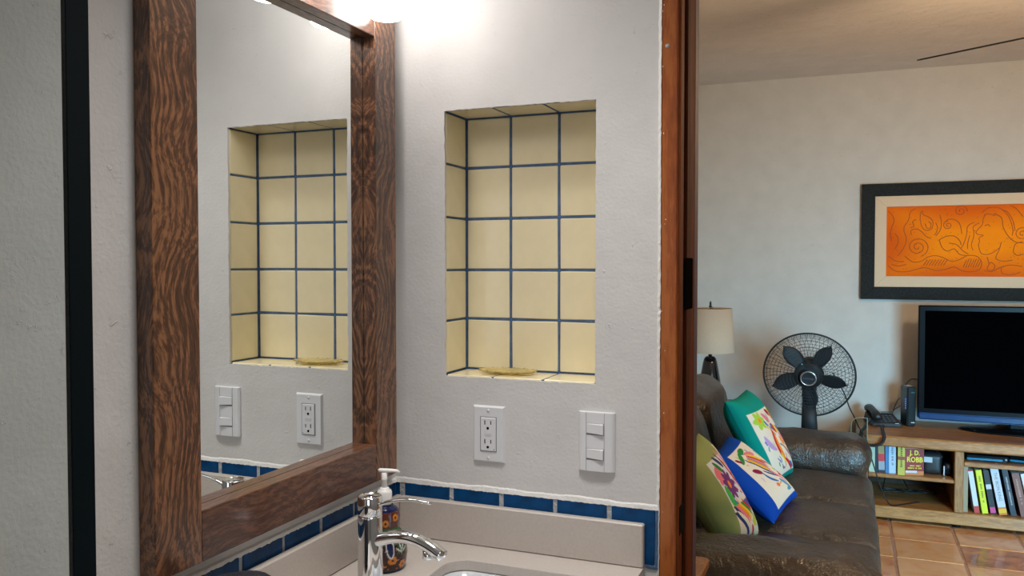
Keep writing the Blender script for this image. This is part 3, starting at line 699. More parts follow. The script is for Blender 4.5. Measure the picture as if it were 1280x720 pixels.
#LIVING#
# ================================================================== SOFA
def make_sofa():
    t = thing('sofa', 'dark brown leather sofa with puffy rolled arms and embroidered cushions', 'sofa', (0, 0, 0))
    L_ = M['leather']
    MB().bbox((.06, .80, .03), (.955, 3.06, .30), .02).build('base', L_, t)
    for i, (a, b_) in enumerate(((1.03, 1.74), (1.725, 2.27), (2.255, 2.80))):
        softbox((.30, a+.004, .25), (1.0, b_-.004, .416), .62, 16, (0, 0, .034), .008, 9, i).build('seat_cushion', L_, t)
        softbox((.86, a, .04), (.99, b_, .37), .5, 12, (.012, 0, 0), .006, 8, i+4).build('front_panel', L_, t)
        mt = Tm(.16, 0, .34, ry=R(-9)) 
        softbox((-.12, a+.0, 0), (.19, b_+(.20 if i == 2 else 0), .50), .75, 14, (.03, 0, .01), .012, 6, i+9, mat=mt).build('back_cushion', L_, t)
    for i, (a, b_) in enumerate(((.70, 1.05), (2.78, 3.13))):
        ar = softbox((.06, a+.03, .03), (.975, b_-.02, .42), .3, 10, (0, 0, 0), .005, 7, i+20).build('arm', L_, t)
        zt = .632 if i == 0 else .567
        softbox((.10, a-.01, .37), (.985, b_+.01, zt), .95, 16, (.012, .0, .004), .010, 8, i+30).build('arm_pad', L_, ar)
        x = .60; pts = []
        for k in range(25):
            an = -PI*.12+PI*1.24*k/24; cy, cz = (a+b_)/2, (.37+zt)/2
            h = (b_-a)/2+.006; v = (zt-.37)/2-.001; ca, sa = math.cos(an), math.sin(an)
            pts.append((x, cy+h*abs(ca)**.8*(1 if ca > 0 else -1), cz+v*abs(sa)**.8*(1 if sa > 0 else -1)))
        MB().tube(pts, .0035, 6).build('seam', L_, ar)
    return t
make_sofa()

# ================================================================== CUSHIONS
def make_cushion(name, label, corners, th, painter, base, n=150, um=(0, 0)):
    TL, TR, BR, BL = [Vector(c) for c in corners]
    u, v = np.meshgrid(np.linspace(0, 1, n), np.linspace(0, 1, n)); u = u.ravel(); v = v.ravel()
    a, b_ = 2*u-1, 2*v-1
    k = .055                                   # pulled-in edges leave pointed corners
    uu = .5+.5*a*(1-k*(1-b_**2)); vv = .5+.5*b_*(1-k*(1-a**2))
    P4 = [np.array(p) for p in (TL, TR, BR, BL)]
    base_p = ((1-uu)*(1-vv))[:, None]*P4[0]+(uu*(1-vv))[:, None]*P4[1]+(uu*vv)[:, None]*P4[2]+((1-uu)*vv)[:, None]*P4[3]
    nrm = (TR-TL).cross(BL-TL).normalized()
    if nrm.x < 0: nrm = -nrm
    h = th/2*np.power(np.clip((1-a**4)*(1-b_**4), 0, 1), .55)*(1+.05*np.sin(9*u+4*v)*np.cos(7*v))
    front = base_p+h[:, None]*np.array(nrm); back = base_p-(h+.0005)[:, None]*np.array(nrm)
    vs_ = np.concatenate([front, back]); c = vs_.mean(0)
    idx = np.arange(n*n).reshape(n, n); q = np.stack([idx[:-1, :-1], idx[:-1, 1:], idx[1:, 1:], idx[1:, :-1]], -1).reshape(-1, 4)
    mb = MB(); mb.v = [tuple(p) for p in (vs_-c)]; mb.f = [tuple(map(int, f)) for f in q]+[tuple(int(i)+n*n for i in f[::-1]) for f in q]; mb.sm = [True]*len(mb.f)
    o = mb.build(name, vcol('cloth_'+name, .85, 0, .35, 900), None, tuple(c))
    p = Paint(1-(1-u)*(1-um[0])/(1-um[1]), v, base); painter(p); cols = np.concatenate([p.C, np.tile(np.array(base), (n*n, 1))]); paint_attr(o.data, cols)
    tag(o, label, 'cushion'); return o
CR = (.72, .64, .52); RD = (.55, .02, .02); OR_ = (.80, .25, .02); YL = (.75, .50, .03); PK = (.72, .18, .25); PU = (.16, .04, .20); BL_ = (.02, .13, .40)
TL_ = (.02, .28, .35); GN = (.02, .22, .05); LG = (.35, .55, .05); NV_ = (.015, .04, .16); GY = (.25, .24, .26); MR = (.25, .01, .05); LV = (.45, .30, .55)
def sprigs(p, seed, box, k=26):
    r = random.Random(seed); pal = (RD, OR_, YL, PK, PU, BL_, TL_, GN, LG, NV_, MR, LV, GY)
    for i in range(k):
        x, y = r.uniform(box[0], box[2]), r.uniform(box[1], box[3]); a = r.uniform(.6, 1.9); l = r.uniform(.04, .10)
        p.leaf(x, y, min(box[2], x+l*math.cos(a)), min(box[3], y+l*math.sin(a)), r.uniform(.006, .014), r.choice(pal), r.uniform(-.15, .15))
def p_teal(p):
    p.rect(.30, .20, 1.02, .93, CR); sprigs(p, 1, (.34, .23, .98, .88), 44)
    r = random.Random(5)
    p.flower(.43, .30, .11, 6, LG, OR_, .30); p.leaf(.55, .24, .70, .36, .035, PK); p.leaf(.36, .47, .50, .66, .035, LV, .15)
    p.leaf(.62, .44, .60, .80, .060, RD, .08); p.leaf(.66, .46, .62, .78, .030, OR_, .08); p.leaf(.60, .78, .80, .93, .03, RD)
    p.leaf(.74, .24, .95, .30, .035, YL); p.leaf(.72, .22, .82, .30, .03, MR); p.leaf(.80, .28, .93, .36, .03, OR_); p.ell(.52, .40, .03, .016, .7, YL)
    p.leaf(.64, .38, .73, .44, .03, BL_); p.leaf(.70, .38, .76, .50, .03, RD); p.leaf(.76, .40, .84, .52, .035, YL); p.leaf(.82, .42, .93, .55, .03, BL_)
    p.leaf(.80, .50, .92, .72, .04, PK); p.leaf(.70, .62, .90, .86, .016, MR); p.leaf(.88, .52, .98, .62, .03, MR); p.leaf(.85, .60, .99, .80, .02, PU)
    p.leaf(.76, .54, .78, .66, .03, OR_); p.leaf(.84, .64, .86, .76, .02, GN); p.leaf(.72, .84, .86, .91, .025, BL_); p.leaf(.86, .80, .98, .90, .03, LV); p.leaf(.94, .38, .99, .50, .03, RD)
    p.leaf(.5, .32, .56, .39, .02, BL_); p.leaf(.60, .32, .64, .36, .012, GN); p.leaf(.56, .70, .60, .84, .02, YL); p.leaf(.92, .70, .99, .78, .02, GY)
def p_blue(p):
    p.rect(.28, .12, .97, .93, CR); sprigs(p, 2, (.34, .16, .92, .62), 16); p.ell(1.05, .95, .16, .08, .6, (.004, .07, .42))
    p.leaf(.34, .30, .50, .17, .035, GN); p.leaf(.48, .19, .66, .16, .035, GN); p.leaf(.5, .19, .60, .25, .008, GN); p.leaf(.55, .22, .76, .30, .035, PK)
    for i, c in enumerate((NV_, YL, OR_, GY, PK, RD, YL)): p.leaf(.44+.022*i, .30-.010*i, .72+.016*i, .62-.028*i, .020, c, -.06)
    p.leaf(.36, .42, .52, .52, .035, MR); p.leaf(.50, .50, .66, .72, .022, BL_, .1); p.leaf(.56, .50, .78, .70, .014, NV_)
    p.leaf(.72, .52, .86, .80, .018, PK, .1); p.leaf(.84, .62, .95, .80, .035, RD); p.leaf(.80, .66, .92, .72, .02, RD)
    p.ell(.58, .74, .035, .028, 0, (.75, .16, .03)); p.leaf(.60, .75, .74, .74, .008, (.6, .3, .1)); p.leaf(.70, .70, .84, .88, .030, (.10, .28, .42)); p.leaf(.70, .86, .84, .86, .025, (.10, .28, .42))
    p.leaf(.86, .82, .93, .86, .02, YL); p.leaf(.78, .40, .90, .56, .012, MR); p.leaf(.30, .2, .36, .28, .02, MR)
def p_green(p):
    # shade on the lower green velvet, painted in as a mottled darker tone
    f = np.clip(.5+.28*np.sin(p.U*11+p.V*7)+.22*np.sin(p.V*19-p.U*13), 0, 1)[:, None]*np.clip(p.V*1.3-.25, 0, 1)[:, None]
    p.C = p.C*(1-f)+np.array((.11, .19, .08))*f
    p.rect(.40, .20, 1.02, .98, CR)
    p.rect(.40, .18, 1.02, .62, (.62, .66, .74))
    p.rect(.84, .10, 1.02, 1.02, CR); sprigs(p, 3, (.44, .22, .98, .92), 30)
    p.leaf(.42, .36, .58, .26, .06, PK); p.leaf(.42, .42, .56, .33, .04, PK)
    p.leaf(.52, .20, .64, .34, .03, GN); p.leaf(.60, .16, .72, .30, .025, NV_); p.flower(.62, .46, .155, 9, PU, OR_, .24)
    p.leaf(.46, .44, .50, .72, .055, (.05, .42, .08)); p.leaf(.50, .60, .62, .72, .02, TL_)
    p.leaf(.68, .14, .92, .56, .016, MR); p.leaf(.74, .12, .94, .50, .016, PK); p.leaf(.80, .14, .97, .52, .018, LV); p.leaf(.78, .30, .90, .66, .014, RD)
    for i, c in enumerate((NV_, PK, OR_, YL, GN, RD, BL_, PU)): p.leaf(.42+.052*i, .66+.0*i, .60+.048*i, .93-.03*i, .028, c, -.08)
    for i, c in enumerate((NV_, NV_, CR)): p.leaf(.40+.03*i, .72, .64+.03*i, .99, .030, c)
    for i, c in enumerate((OR_, NV_, YL, GN, RD)): p.leaf(.88+.02*i, .44, .93+.015*i, .95, .012, c, -.1)
    p.flower(.82, .86, .07, 6, LG, YL, .3); p.leaf(.70, .90, .78, .99, .02, RD); p.rect(.93, .90, 1.02, 1.02, (.60, .50, .12))
make_cushion('embroidered_cushion', 'teal cushion with a colourful embroidered panel against the sofa back, farthest of the three',
    ((.404, 2.05, .847), (.444, 2.48, .84), (.642, 2.62, .425), (.575, 2.2, .453)), .14, p_teal, (.0, .25, .20), um=(.30, .08))
make_cushion('embroidered_cushion', 'royal blue cushion with an embroidered cream panel lying between the teal and green cushions',
    ((.396, 1.64, .690), (.424, 2.0, .712), (.694, 2.12, .458), (.631, 1.72, .448)), .11, p_blue, (.002, .055, .36), um=(.28, .16))
make_cushion('embroidered_cushion', 'olive green cushion with a purple embroidered flower beside the near sofa arm',
    ((.370, 1.12, .80), (.385, 1.50, .815), (.583, 1.64, .425), (.519, 1.22, .50)), .12, p_green, (.27, .33, .13), um=(.40, .27))

# ================================================================== SIDE STOOL at the door, LAMP TABLE, LAMP
def table(name, label, x, y, z, sx, sy, mat, lt=.025, splay=0, th=.03):
    t = thing(name, label, 'table', (x, y, 0))
    MB().bbox((-sx/2, -sy/2, z-th), (sx/2, sy/2, z), .006).build('tabletop', mat, t)
    for a in (-1, 1):
        for b_ in (-1, 1):
            xx, yy = a*(sx/2-lt*1.6), b_*(sy/2-lt*1.6)
            MB().tube([(xx+a*splay, yy+b_*splay, 0.0005), (xx, yy, z-th)], [lt*.5, lt*.75], 8).build('leg', mat, t)
    return t
table('side_table', 'small brown wooden side table just past the door casing, before the near sofa arm',   .405, .50, .665, .30, .30, M['pinev'])
table('lamp_table', 'small dark wooden table behind the sofa end under the lamp', .105, 3.60, .58, .40, .40, M['cabinet'])
def make_lamp():
    t = thing('table_lamp', 'table lamp with a beige drum shade and tapered black base behind the sofa', 'lamp', (.107, 3.60, .5802))
    MB().lathe([(0, 0), (.074, 0), (.076, .012), (.070, .07), (.060, .15), (.043, .245), (.036, .272), (.024, .285), (.0, .287)], 4*8).build('base', simple('glossy_black_ceramic', (.006, .007, .010), .12, coat=.6), t)
    MB().lathe([(0, .285), (.011, .285), (.011, .33), (0, .33)], 14).build('neck', M['black'], t)
    MB().lathe([(.142, .313), (.1275, .577), (.1262, .577), (.1407, .313), (.142, .313)], 48).build('lamp_shade', M['linen'], t)
    MB().tube([(0, 0, .32), (0, 0, .585)], .003, 6).tube([(-.126, 0, .573), (.126, 0, .573)], .0018, 6).tube([(0, -.126, .573), (0, .126, .573)], .0018, 6).build('harp', M['black'], t)
    MB().lathe([(0, .583), (.010, .583), (.011, .589), (.006, .593), (.007, .604), (.0045, .618), (0, .620)], 14).build('finial', M['black'], t)
make_lamp()

# ================================================================== STANDING FAN
def make_fan():
    X, Y, Z = .674, 3.55, .786
    t = thing('standing_fan', 'black standing fan with five blades in a round wire guard behind the sofa arm', 'fan', (X, Y, 0))
    MB().lathe([(0, .0005), (.17, .0005), (.172, .012), (.15, .026), (.05, .045), (0, .047)], 40).build('base', M['fanblk'], t)
    MB().tube([(.006, .03, .04), (.006, .03, .44)], .028, 16).tube([(.006, .03, .42), (.0, .05, .62)], [.048, .038], 16, sy=.6).tube([(0, .05, .60), (0, .06, Z)], [.036, .045], 16, sy=.7).build('column', M['fanblk'], t)
    rx = PI/2-R(12)+0  # head looks at the room, tipped a little down
    H = Tm(0, 0, Z, rz=R(1)) @ Tm(rx=PI/2-R(13))      # local +Z = towards viewer
    H = Tm(0, 0, Z) @ Euler((PI/2+R(13), 0, 0)).to_matrix().to_4x4()
    # motor behind
    MB().lathe([(0, -.16), (.05, -.155), (.068, -.13), (.07, -.05), (.05, -.035), (0, -.035)], 28, H).build('motor_housing', M['fanblk'], t)
    RG = .250
    def circ(r, z, n=72): return [(H @ Vector((r*math.cos(2*PI*k/n), r*math.sin(2*PI*k/n), z))) for k in range(n)]
    g = MB(); g.tube(circ(RG, 0, 90), .0055, 8, closed=True); rim = g.build('guard_rim', M['fanblk'], t)
    def dome(r, s): 
        u = r/RG; return s*(.045*(1-u**2.6)+.004)
    for nm, s in (('front_guard', 1), ('rear_guard', -1)):
        g = MB(); nr = 12
        for i in range(1, nr): g.tube(circ(RG*(i+1)/(nr+1)*1.0+.004, dome(RG*(i+1)/(nr+1), s), 64), .0011, 3, closed=True, smooth=False)
        nw = 60 if s > 0 else 40
        for k in range(nw):
            a = 2*PI*k/nw; sw = .30*s
            pts = []
            for j in range(7):
                r = .058+(RG-.058)*j/6; an = a+sw*(j/6)
                pts.append(H @ Vector((r*math.cos(an), r*math.sin(an), dome(r, s))))
            g.tube(pts, .0012, 3, smooth=False)
        # short dense wires by the rim
        if s > 0:
            for k in range(150):
                a = 2*PI*k/150; g.tube([H @ Vector((r*math.cos(a), r*math.sin(a), dome(r, s))) for r in (RG-.026, RG-.001)], .0010, 3, smooth=False)
        o = g.build(nm, M['fanblk'], t, recalc=False); o['kind'] = 'stuff'
    hb = MB().lathe([(0, -.028), (.070, -.028), (.082, -.015), (.080, .01), (.062, .020), (0, .022)], 40, H).build('hub', M['fanblk'], t)
    for k in range(5):
        a0 = R(90+36)+2*PI*k/5-R(0); vs_ = []; fs = []; ni, nj = 12, 6
        for i in range(ni+1):
            u = i/ni; r = .050+.168*u; w_ = (.030+.028*math.sin(u*PI*.8))*math.sqrt(max(.003, 1-max(0, (u-.45)/.55)**2.4))
            for j in range(nj+1):
                v = j/nj*2-1; off = .012*u; x = r-.012*abs(v)**2*u; y = v*w_*.78+off
                z = -.004+.016*v
                vs_.append(H @ Matrix.Rotation(a0, 4, 'Z') @ Vector((x, y, z)))
        for i in range(ni):
            for j in range(nj): k0 = i*(nj+1)+j; fs.append((k0, k0+1, k0+nj+2, k0+nj+1))
        bl = MB().add(vs_, fs, True).build('blade', M['fanblk'], t); so = bl.modifiers.new('s', 'SOLIDIFY'); so.thickness = .003
    MB().lathe([(0, .050), (.040, .050), (.046, .053), (.046, .058), (.040, .061), (.032, .060), (0, .059)], 40, H).build('guard_badge', M['fanblk'], t)
    MB().lathe([(.0365, .0605), (.0375, .064), (.043, .064), (.0465, .060), (.0365, .0605)], 48, H).build('silver_ring', M['silver'], t)
    text('badge_text', 'LASKO', .017, M['silver'], t, H @ Tm(0, 0, .0606, rz=R(-7)), .0004, sx=1.05)
    MB().lathe([(0, 0), (.006, 0), (.006, .003), (0, .004)], 12, H @ Tm(-.035, .078, .043)).build('guard_clip', simple('teal_clip', (.05, .35, .42), .3), t)
    return t
make_fan()

# ================================================================== TV STAND
SZ = .476; SY = 3.50; SB = 4.06
def make_stand():
    t = thing('tv_stand', 'low honey brown wooden TV stand with open shelves against the far wall', 'tv stand', (0, 0, 0))
    def P(nm, a, b_, m=M['pine'], r=.004): return MB().bbox(a, b_, r).build(nm, m, t)
    P('top', (.93, SY-.01, SZ-.058), (2.74, SB, SZ), r=.008)
    P('side_panel', (.95, SY, .02), (.992, SB-.01, SZ-.0585), M['pinev']); P('side_panel', (2.68, SY, .02), (2.72, SB-.01, SZ-.0585), M['pinev'])
    P('divider', (1.421, SY, .0855), (1.465, SB-.01, SZ-.0585), M['pinev']); P('divider', (2.10, SY, .0855), (2.144, SB-.01, SZ-.0585), M['pinev'])
    P('bottom_board', (.9925, SY+.002, .06), (2.6795, SB-.01, .085)); P('plinth_rail', (.9925, SY-.004, .022), (2.6795, SY+.0015, .0855))
    P('shelf', (.9925, SY+.006, .240), (1.4205, SB-.02, .260)); P('shelf', (1.4655, SY+.006, .338), (2.0995, SB-.02, .362)); P('shelf', (2.1445, SY+.006, .240), (2.6795, SB-.02, .260))
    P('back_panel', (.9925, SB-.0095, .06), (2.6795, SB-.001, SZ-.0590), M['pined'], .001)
    for x in (1.0, 1.44, 2.12, 2.66):
        for y in (SY+.04, SB-.06): MB().lathe([(0, .0005), (.018, .0005), (.018, .0595), (0, .0595)], 12, Tm(x, y)).build('foot', M['black'], t)
    q = MB()                                    # clear acrylic end guard with a rounded corner
    pts = [(.902, .30)]+[(.902+.045-.045*math.cos(a), .525+.045*math.sin(a)) for a in [PI/2*k/8 for k in range(9)]]+[(.985, .570), (.985, .30)]
    mt = Matrix(((1, 0, 0, 0), (0, 0, 1, SY-.0175), (0, 1, 0, 0), (0, 0, 0, 1)))
    q.prism(pts, .003, mt); e = q.build('clear_end_guard', M['clear'], t)
    MB().tube([(x, SY-.016, z) for x, z in pts], .0025, 6).build('guard_edge', simple('acrylic_edge', (.25, .26, .20), .3), e)
make_stand()

# ================================================================== TELEVISION
def make_tv():
    x0, x1, z0, z1, y = 1.257, 2.385, .535, 1.187, 3.80; cx = (x0+x1)/2
    t = thing('television', 'large black flat-screen television on the wooden stand', 'television', (cx, 3.87, SZ+.0004))
    ox, oy, oz = -cx, -3.87, -(SZ+.0004)
    b = MB().bbox((x0+ox, y+oy, z0+oz), (x1+ox, y+.045+oy, z1+oz), .006).build('casing', M['tvbez'], t)
    MB().bbox((x0+.034+ox, y-.0015+oy, z0+.06+oz), (x1-.034+ox, y+.002+oy, z1-.03+oz), .0005).build('screen', M['tvscr'], t)
    ch = MB().bbox((x0+.004+ox, y-.012+oy, z0-.004+oz), (x1-.004+ox, y+.002+oy, z0+.036+oz), .008).build('chin', M['tvblue'], t)
    MB().lathe([(0, .0), (.345, .0), (.35, .004), (.33, .010), (.12, .016), (0, .016)], 56, sy=.40).build('base', M['tvbez'], t)
    MB().bbox((-.09, -.005, .014), (.09, .03, z0+oz+.02), .006).build('neck', M['tvbez'], t)
    for i in range(3): MB().lathe([(0, 0), (.0035, 0), (.0035, .001), (0, .001)], 10, Tm(-.27+.10*i, -.075-.020*i, .0090)).build('base_mark', M['paper'], t)
make_tv()

# ================================================================== PICTURE
def make_picture():
    x0, x1, z0, z1 = .950, 2.76, 1.208, 1.916; y = FY-.0005
    t = thing('framed_artwork', 'wide framed orange relief artwork with a cream liner above the television', 'picture', ((x0+x1)/2, FY, (z0+z1)/2))
    ox, oz = -(x0+x1)/2, -(z0+z1)/2
    def ringf(nm, m, a0, b0, a1, b1, w_, ya, yb):
        for nm2, pl in (('top', [(a0, b1), (a1, b1), (a1-w_, b1-w_), (a0+w_, b1-w_)]), ('bottom', [(a0, b0), (a1, b0), (a1-w_, b0+w_), (a0+w_, b0+w_)]),
                        ('left', [(a0, b0), (a0, b1), (a0+w_, b1-w_), (a0+w_, b0+w_)]), ('right', [(a1, b0), (a1, b1), (a1-w_, b1-w_), (a1-w_, b0+w_)])):
            mt = Matrix(((1, 0, 0, ox), (0, 0, 1, ya), (0, 1, 0, oz), (0, 0, 0, 1)))
            MB().prism(pl, yb-ya, mt).build(nm, m, t, bevel=.002)
    ringf('frame_member', M['picframe'], x0, z0, x1, z1, .0765, -.032, -.0005)
    ringf('liner_member', M['liner'], x0+.0765, z0+.0765, x1-.0765, z1-.0765, .0655, -.024, -.0008)
    ax0, az0, ax1, az1 = x0+.142, z0+.142, x1-.142, z1-.142
    pn = MB(); n, m = 140, 40; vs_ = [(ax0+(ax1-ax0)*i/n+ox, -.016, az0+(az1-az0)*j/m+oz) for j in range(m+1) for i in range(n+1)]
    fs = [(j*(n+1)+i, j*(n+1)+i+1, (j+1)*(n+1)+i+1, (j+1)*(n+1)+i) for j in range(m) for i in range(n)]
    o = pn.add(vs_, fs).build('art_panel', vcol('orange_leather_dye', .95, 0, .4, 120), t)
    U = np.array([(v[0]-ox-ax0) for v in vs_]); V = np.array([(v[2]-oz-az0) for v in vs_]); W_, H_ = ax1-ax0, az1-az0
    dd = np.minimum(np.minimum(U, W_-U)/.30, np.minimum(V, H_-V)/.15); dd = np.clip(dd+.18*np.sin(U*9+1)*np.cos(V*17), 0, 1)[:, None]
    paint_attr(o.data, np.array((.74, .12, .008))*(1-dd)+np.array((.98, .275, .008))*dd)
    def sp(pts, k=6):
        P_ = [Vector((p[0], p[1], 0)) for p in pts]; out = []
        for i in range(len(P_)-1):
            a, b_, c, d_ = P_[max(i-1, 0)], P_[i], P_[i+1], P_[min(i+2, len(P_)-1)]
            for j in range(k):
                s = j/k; out.append(.5*((2*b_)+(c-a)*s+(2*a-5*b_+4*c-d_)*s*s+(3*b_-a-3*c+d_)*s**3))
        out.append(P_[-1]); return [(p.x, p.y) for p in out]
    cur = [[(185,140),(215,170),(232,215),(212,270),(203,320),(215,370)], [(240,310),(265,345),(262,390),(238,430)], [(400,125),(360,150),(348,200),(335,228),(312,260),(312,300),(330,345),(320,400),(290,450),(262,482)],
      [(400,205),(378,225),(388,258),(360,268)], [(370,322),(368,290),(410,280),(452,302),(482,335),(522,350)], [(440,150),(436,200),(450,262),(490,292),(530,272),(532,220),(500,190),(462,172),(448,140)],
      [(475,240),(490,275),(515,270),(520,240),(500,225)], [(585,178),(600,230),(590,290),(558,332)], [(555,235),(570,270),(560,310),(545,325)], [(615,245),(650,212),(702,215),(740,250),(756,320)], [(585,362),(640,336),(700,336),(740,370),(752,402)],
      [(585,362),(608,420),(650,446),(700,430),(740,470),(790,480)], [(660,386),(720,400),(760,440),(805,470)], [(850,235),(800,262),(790,330),(770,392),(752,425)], [(884,240),(840,270),(846,330),(828,400),(842,442)], [(815,330),(800,390),(800,430)],
      [(1000,190),(940,175),(912,212),(906,255),(878,285),(860,312),(882,326),(915,332),(884,352),(890,378),(880,396),(890,440),(906,466),(950,472),(1000,452),(1032,425)], [(925,262),(950,255),(965,268)],
      [(900,165),(960,130),(1040,140),(1100,200),(1130,290),(1125,335)], [(990,175),(1045,205),(1062,280),(1100,342),(1150,382),(1210,390)], [(1050,150),(1090,165),(1130,230),(1145,300)], [(1090,110),(1150,140),(1200,200)], [(1050,380),(1032,440),(1010,500),(1062,522),(1130,515)],
      [(320,482),(380,526),(450,520),(500,490),(560,480),(620,496),(680,522),(740,510),(800,480),(870,486),(906,530),(890,582),(830,600),(760,592),(700,564),(630,584),(560,590),(480,570),(420,580),(340,600),(250,596),(190,556)],
      [(188,480),(250,520),(312,524)], [(215,545),(270,558),(330,545)], [(945,490),(960,540),(948,580),(985,590),(1005,555),(975,530),(960,545)], [(925,590),(980,598),(1050,565),(1120,550),(1200,560)], [(1050,570),(1060,610),(1130,620),(1190,600)], [(1135,460),(1150,400),(1200,380)], [(1140,460),(1165,480),(1210,470)]]
    for cx, cy, r0, r1, tn, st in ((418, 415, 8, 88, 2.2, 0), (650, 255, 6, 38, 1.6, 1), (745, 150, 8, 50, 1.7, 2), (1200, 325, 8, 60, 1.8, 1)):
        cur.append([(cx+(r0+(r1-r0)*k/24)*math.cos(st+tn*2*PI*k/24), cy+(r0+(r1-r0)*k/24)*.85*math.sin(st+tn*2*PI*k/24)) for k in range(25)])
    for k in range(15):
        if k < 8: cur.append([(545+22*k-80, 555), (575+22*k-80, 510)])
        else: cur.append([(770+18*(k-8), 570-3*(k % 3)), (795+18*(k-8), 505+4*(k % 3))])
    g = MB()
    def put(c, mir):
        P3 = []
        for px, py in sp(c):
            X = 1.092+(px-172)/1028*.722; Z = 1.774-(py-108)/522*.420
            if mir: X = 2*(x0+x1)/2-X+.0
            if ax0+.004 < X < ax1-.004 and az0+.004 < Z < az1-.004: P3.append((X+ox, -.0165, Z+oz))
        if len(P3) > 1: g.tube(P3, .0022, 5)
    for c in cur: put(c, 0); put(c, 1)
    rnd = random.Random(2)
    for k in range(260):
        X = rnd.uniform(ax0+.01, ax1-.01); Z = rnd.uniform(az0+.01, az1-.01); g.tube([(X+ox, -.0165, Z+oz), (X+.004+ox, -.0165, Z+oz+.002)], .0016, 4)
    q = g.build('relief_lines', simple('burnt_orange_line', (.42, .075, .004), .6), t, recalc=False); q['kind'] = 'stuff'
make_picture()

# ================================================================== PHONE, ROUTER, DEVICES
def make_phone():
    t = thing('desk_phone', 'black corded desk phone on the left end of the TV stand', 'telephone', (1.075, 3.86, SZ+.0004), (0, 0, R(14)))
    v = [(-.085, -.095, 0), (.085, -.095, 0), (.085, .095, 0), (-.085, .095, 0), (-.08, -.09, .022), (.08, -.09, .022), (.075, .088, .062), (-.075, .088, .062)]
    b = MB().add(v, [(0, 3, 2, 1), (4, 5, 6, 7), (0, 1, 5, 4), (1, 2, 6, 5), (2, 3, 7, 6), (3, 0, 4, 7)]).build('base', M['fanblk'], t, bevel=.006)
    sl = math.atan2(.04, .178)
    for r_ in range(4):
        for c in range(3):
            MB().bbox((-.008, -.006, 0), (.008, .006, .004), .001).build('key', simple('key_grey', (.06, .07, .08), .5) if r_+c == 0 else bpy.data.materials['key_grey'], t, None).matrix_local = Tm(.0+.024*c, -.062+.027*r_, .0285+.0063*r_*1.0, rx=sl)
    MB().bbox((-.005, .045, .056), (.07, .075, .060), .001, Tm(0, 0, 0)).build('display', simple('phone_display', (.05, .09, .09), .2), t)
    MB().box((.045, -.092, .0195), (.065, -.0895, .0225)).build('maker_mark', M['paper'], t)
    hs = MB().tube([(-.052, -.10, .048), (-.052, -.085, .060), (-.052, -.03, .074), (-.052, .04, .086), (-.052, .085, .082), (-.052, .105, .070)], [.020, .028, .022, .022, .030, .022], 14, sy=.75).build('handset', M['black'], t)
    return t
make_phone()
pts = []; ctrl = [(1.005, 3.76, .515), (.975, 3.62, .492), (.955, 3.50, .487), (.962, 3.462, .45), (1.0, 3.456, .425), (1.05, 3.458, .435), (1.072, 3.47, .47), (1.065, 3.60, .494), (1.075, 3.72, .490)]
def smooth(c, k=10):
    P_ = [Vector(p) for p in c]; out = []
    for i in range(len(P_)-1):
        a, b_, cc, d_ = P_[max(i-1, 0)], P_[i], P_[i+1], P_[min(i+2, len(P_)-1)]
        for j in range(k):
            s = j/k; out.append(.5*((2*b_)+(cc-a)*s+(2*a-5*b_+4*cc-d_)*s*s+(3*b_-a-3*cc+d_)*s**3))
    return out+[P_[-1]]
sm = smooth(ctrl, 10); coil = []
for i in range(len(sm)-1):
    d_ = (sm[i+1]-sm[i]).normalized(); a = d_.orthogonal().normalized(); b_ = d_.cross(a)
    for k in range(8):
        f = (i*8+k)/8; an = f*2*PI*.9; coil.append(sm[i].lerp(sm[i+1], k/8)+(a*math.cos(an)+b_*math.sin(an))*.0065)
tag(MB().tube(coil, .0028, 5).build('phone_cord', M['black']), 'coiled black handset cord hanging over the front edge of the TV stand', 'cord')
cd = smooth([(.80, 3.60, .80), (.86, 3.62, .69), (.893, 3.6, .603), (.915, 3.55, .567), (.94, 3.49, .519), (.978, 3.455, .462), (1.008, 3.45, .354), (1.036, 3.45, .261), (1.061, 3.46, .186), (1.09, 3.47, .12), (1.118, 3.50, .092), (1.177, 3.56, .088), (1.26, 3.64, .088)], 8)
tag(MB().tube(cd, .0035, 6).build('electric_cable', M['black']), 'thin black power cord running from the fan down in front of the books', 'cord')
def make_router():
    t = thing('internet_router', 'tall black internet router with blue status lights left of the television', 'router', (1.212, 3.87, SZ+.0004), (0, 0, R(22)))
    b = MB().bbox((-.026, -.045, 0), (.026, .045, .235), .008).build('case', simple('router_black', (.012, .022, .026), .3), t)
    g = MB()
    for i in range(5): g.box((-.0266, -.028, .105+.013*i), (-.0258, -.022, .110+.013*i))
    g.build('status_light', M['led'], t)
    MB().box((-.003, -.0456, .022), (.018, -.0448, .027)).build('maker_mark', M['paper'], t); MB().box((-.005, -.0456, .198), (.018, -.0448, .201)).build('upper_mark', simple('teal_mark', (.05, .25, .25), .5), t)
    MB().box((-.018, -.03, .2350), (.012, .02, .2356)).build('top_grille', M['paper'], t)
make_router()
tag(MB().tube(smooth([(1.20, 3.90, .712), (1.215, 3.90, .735), (1.235, 3.90, .748), (1.262, 3.86, .750)]), .0035, 6).build('video_cable', M['black']), 'short black cable curving from the router top to the television', 'cable')
for i, (dx, dz) in enumerate(((0, 0), (.02, -.03))):
    tag(MB().tube(smooth([(1.135, 3.99, .4795+.02*0), (1.14, 4.03, .53), (1.165+dx, 4.02, .60+dz), (1.188, 3.95, .63+dz)]), .0022, 6).build('data_cable', M['black']),
        ('longer' if i == 0 else 'lower')+' thin black cable looping between the phone and the router', 'cable')
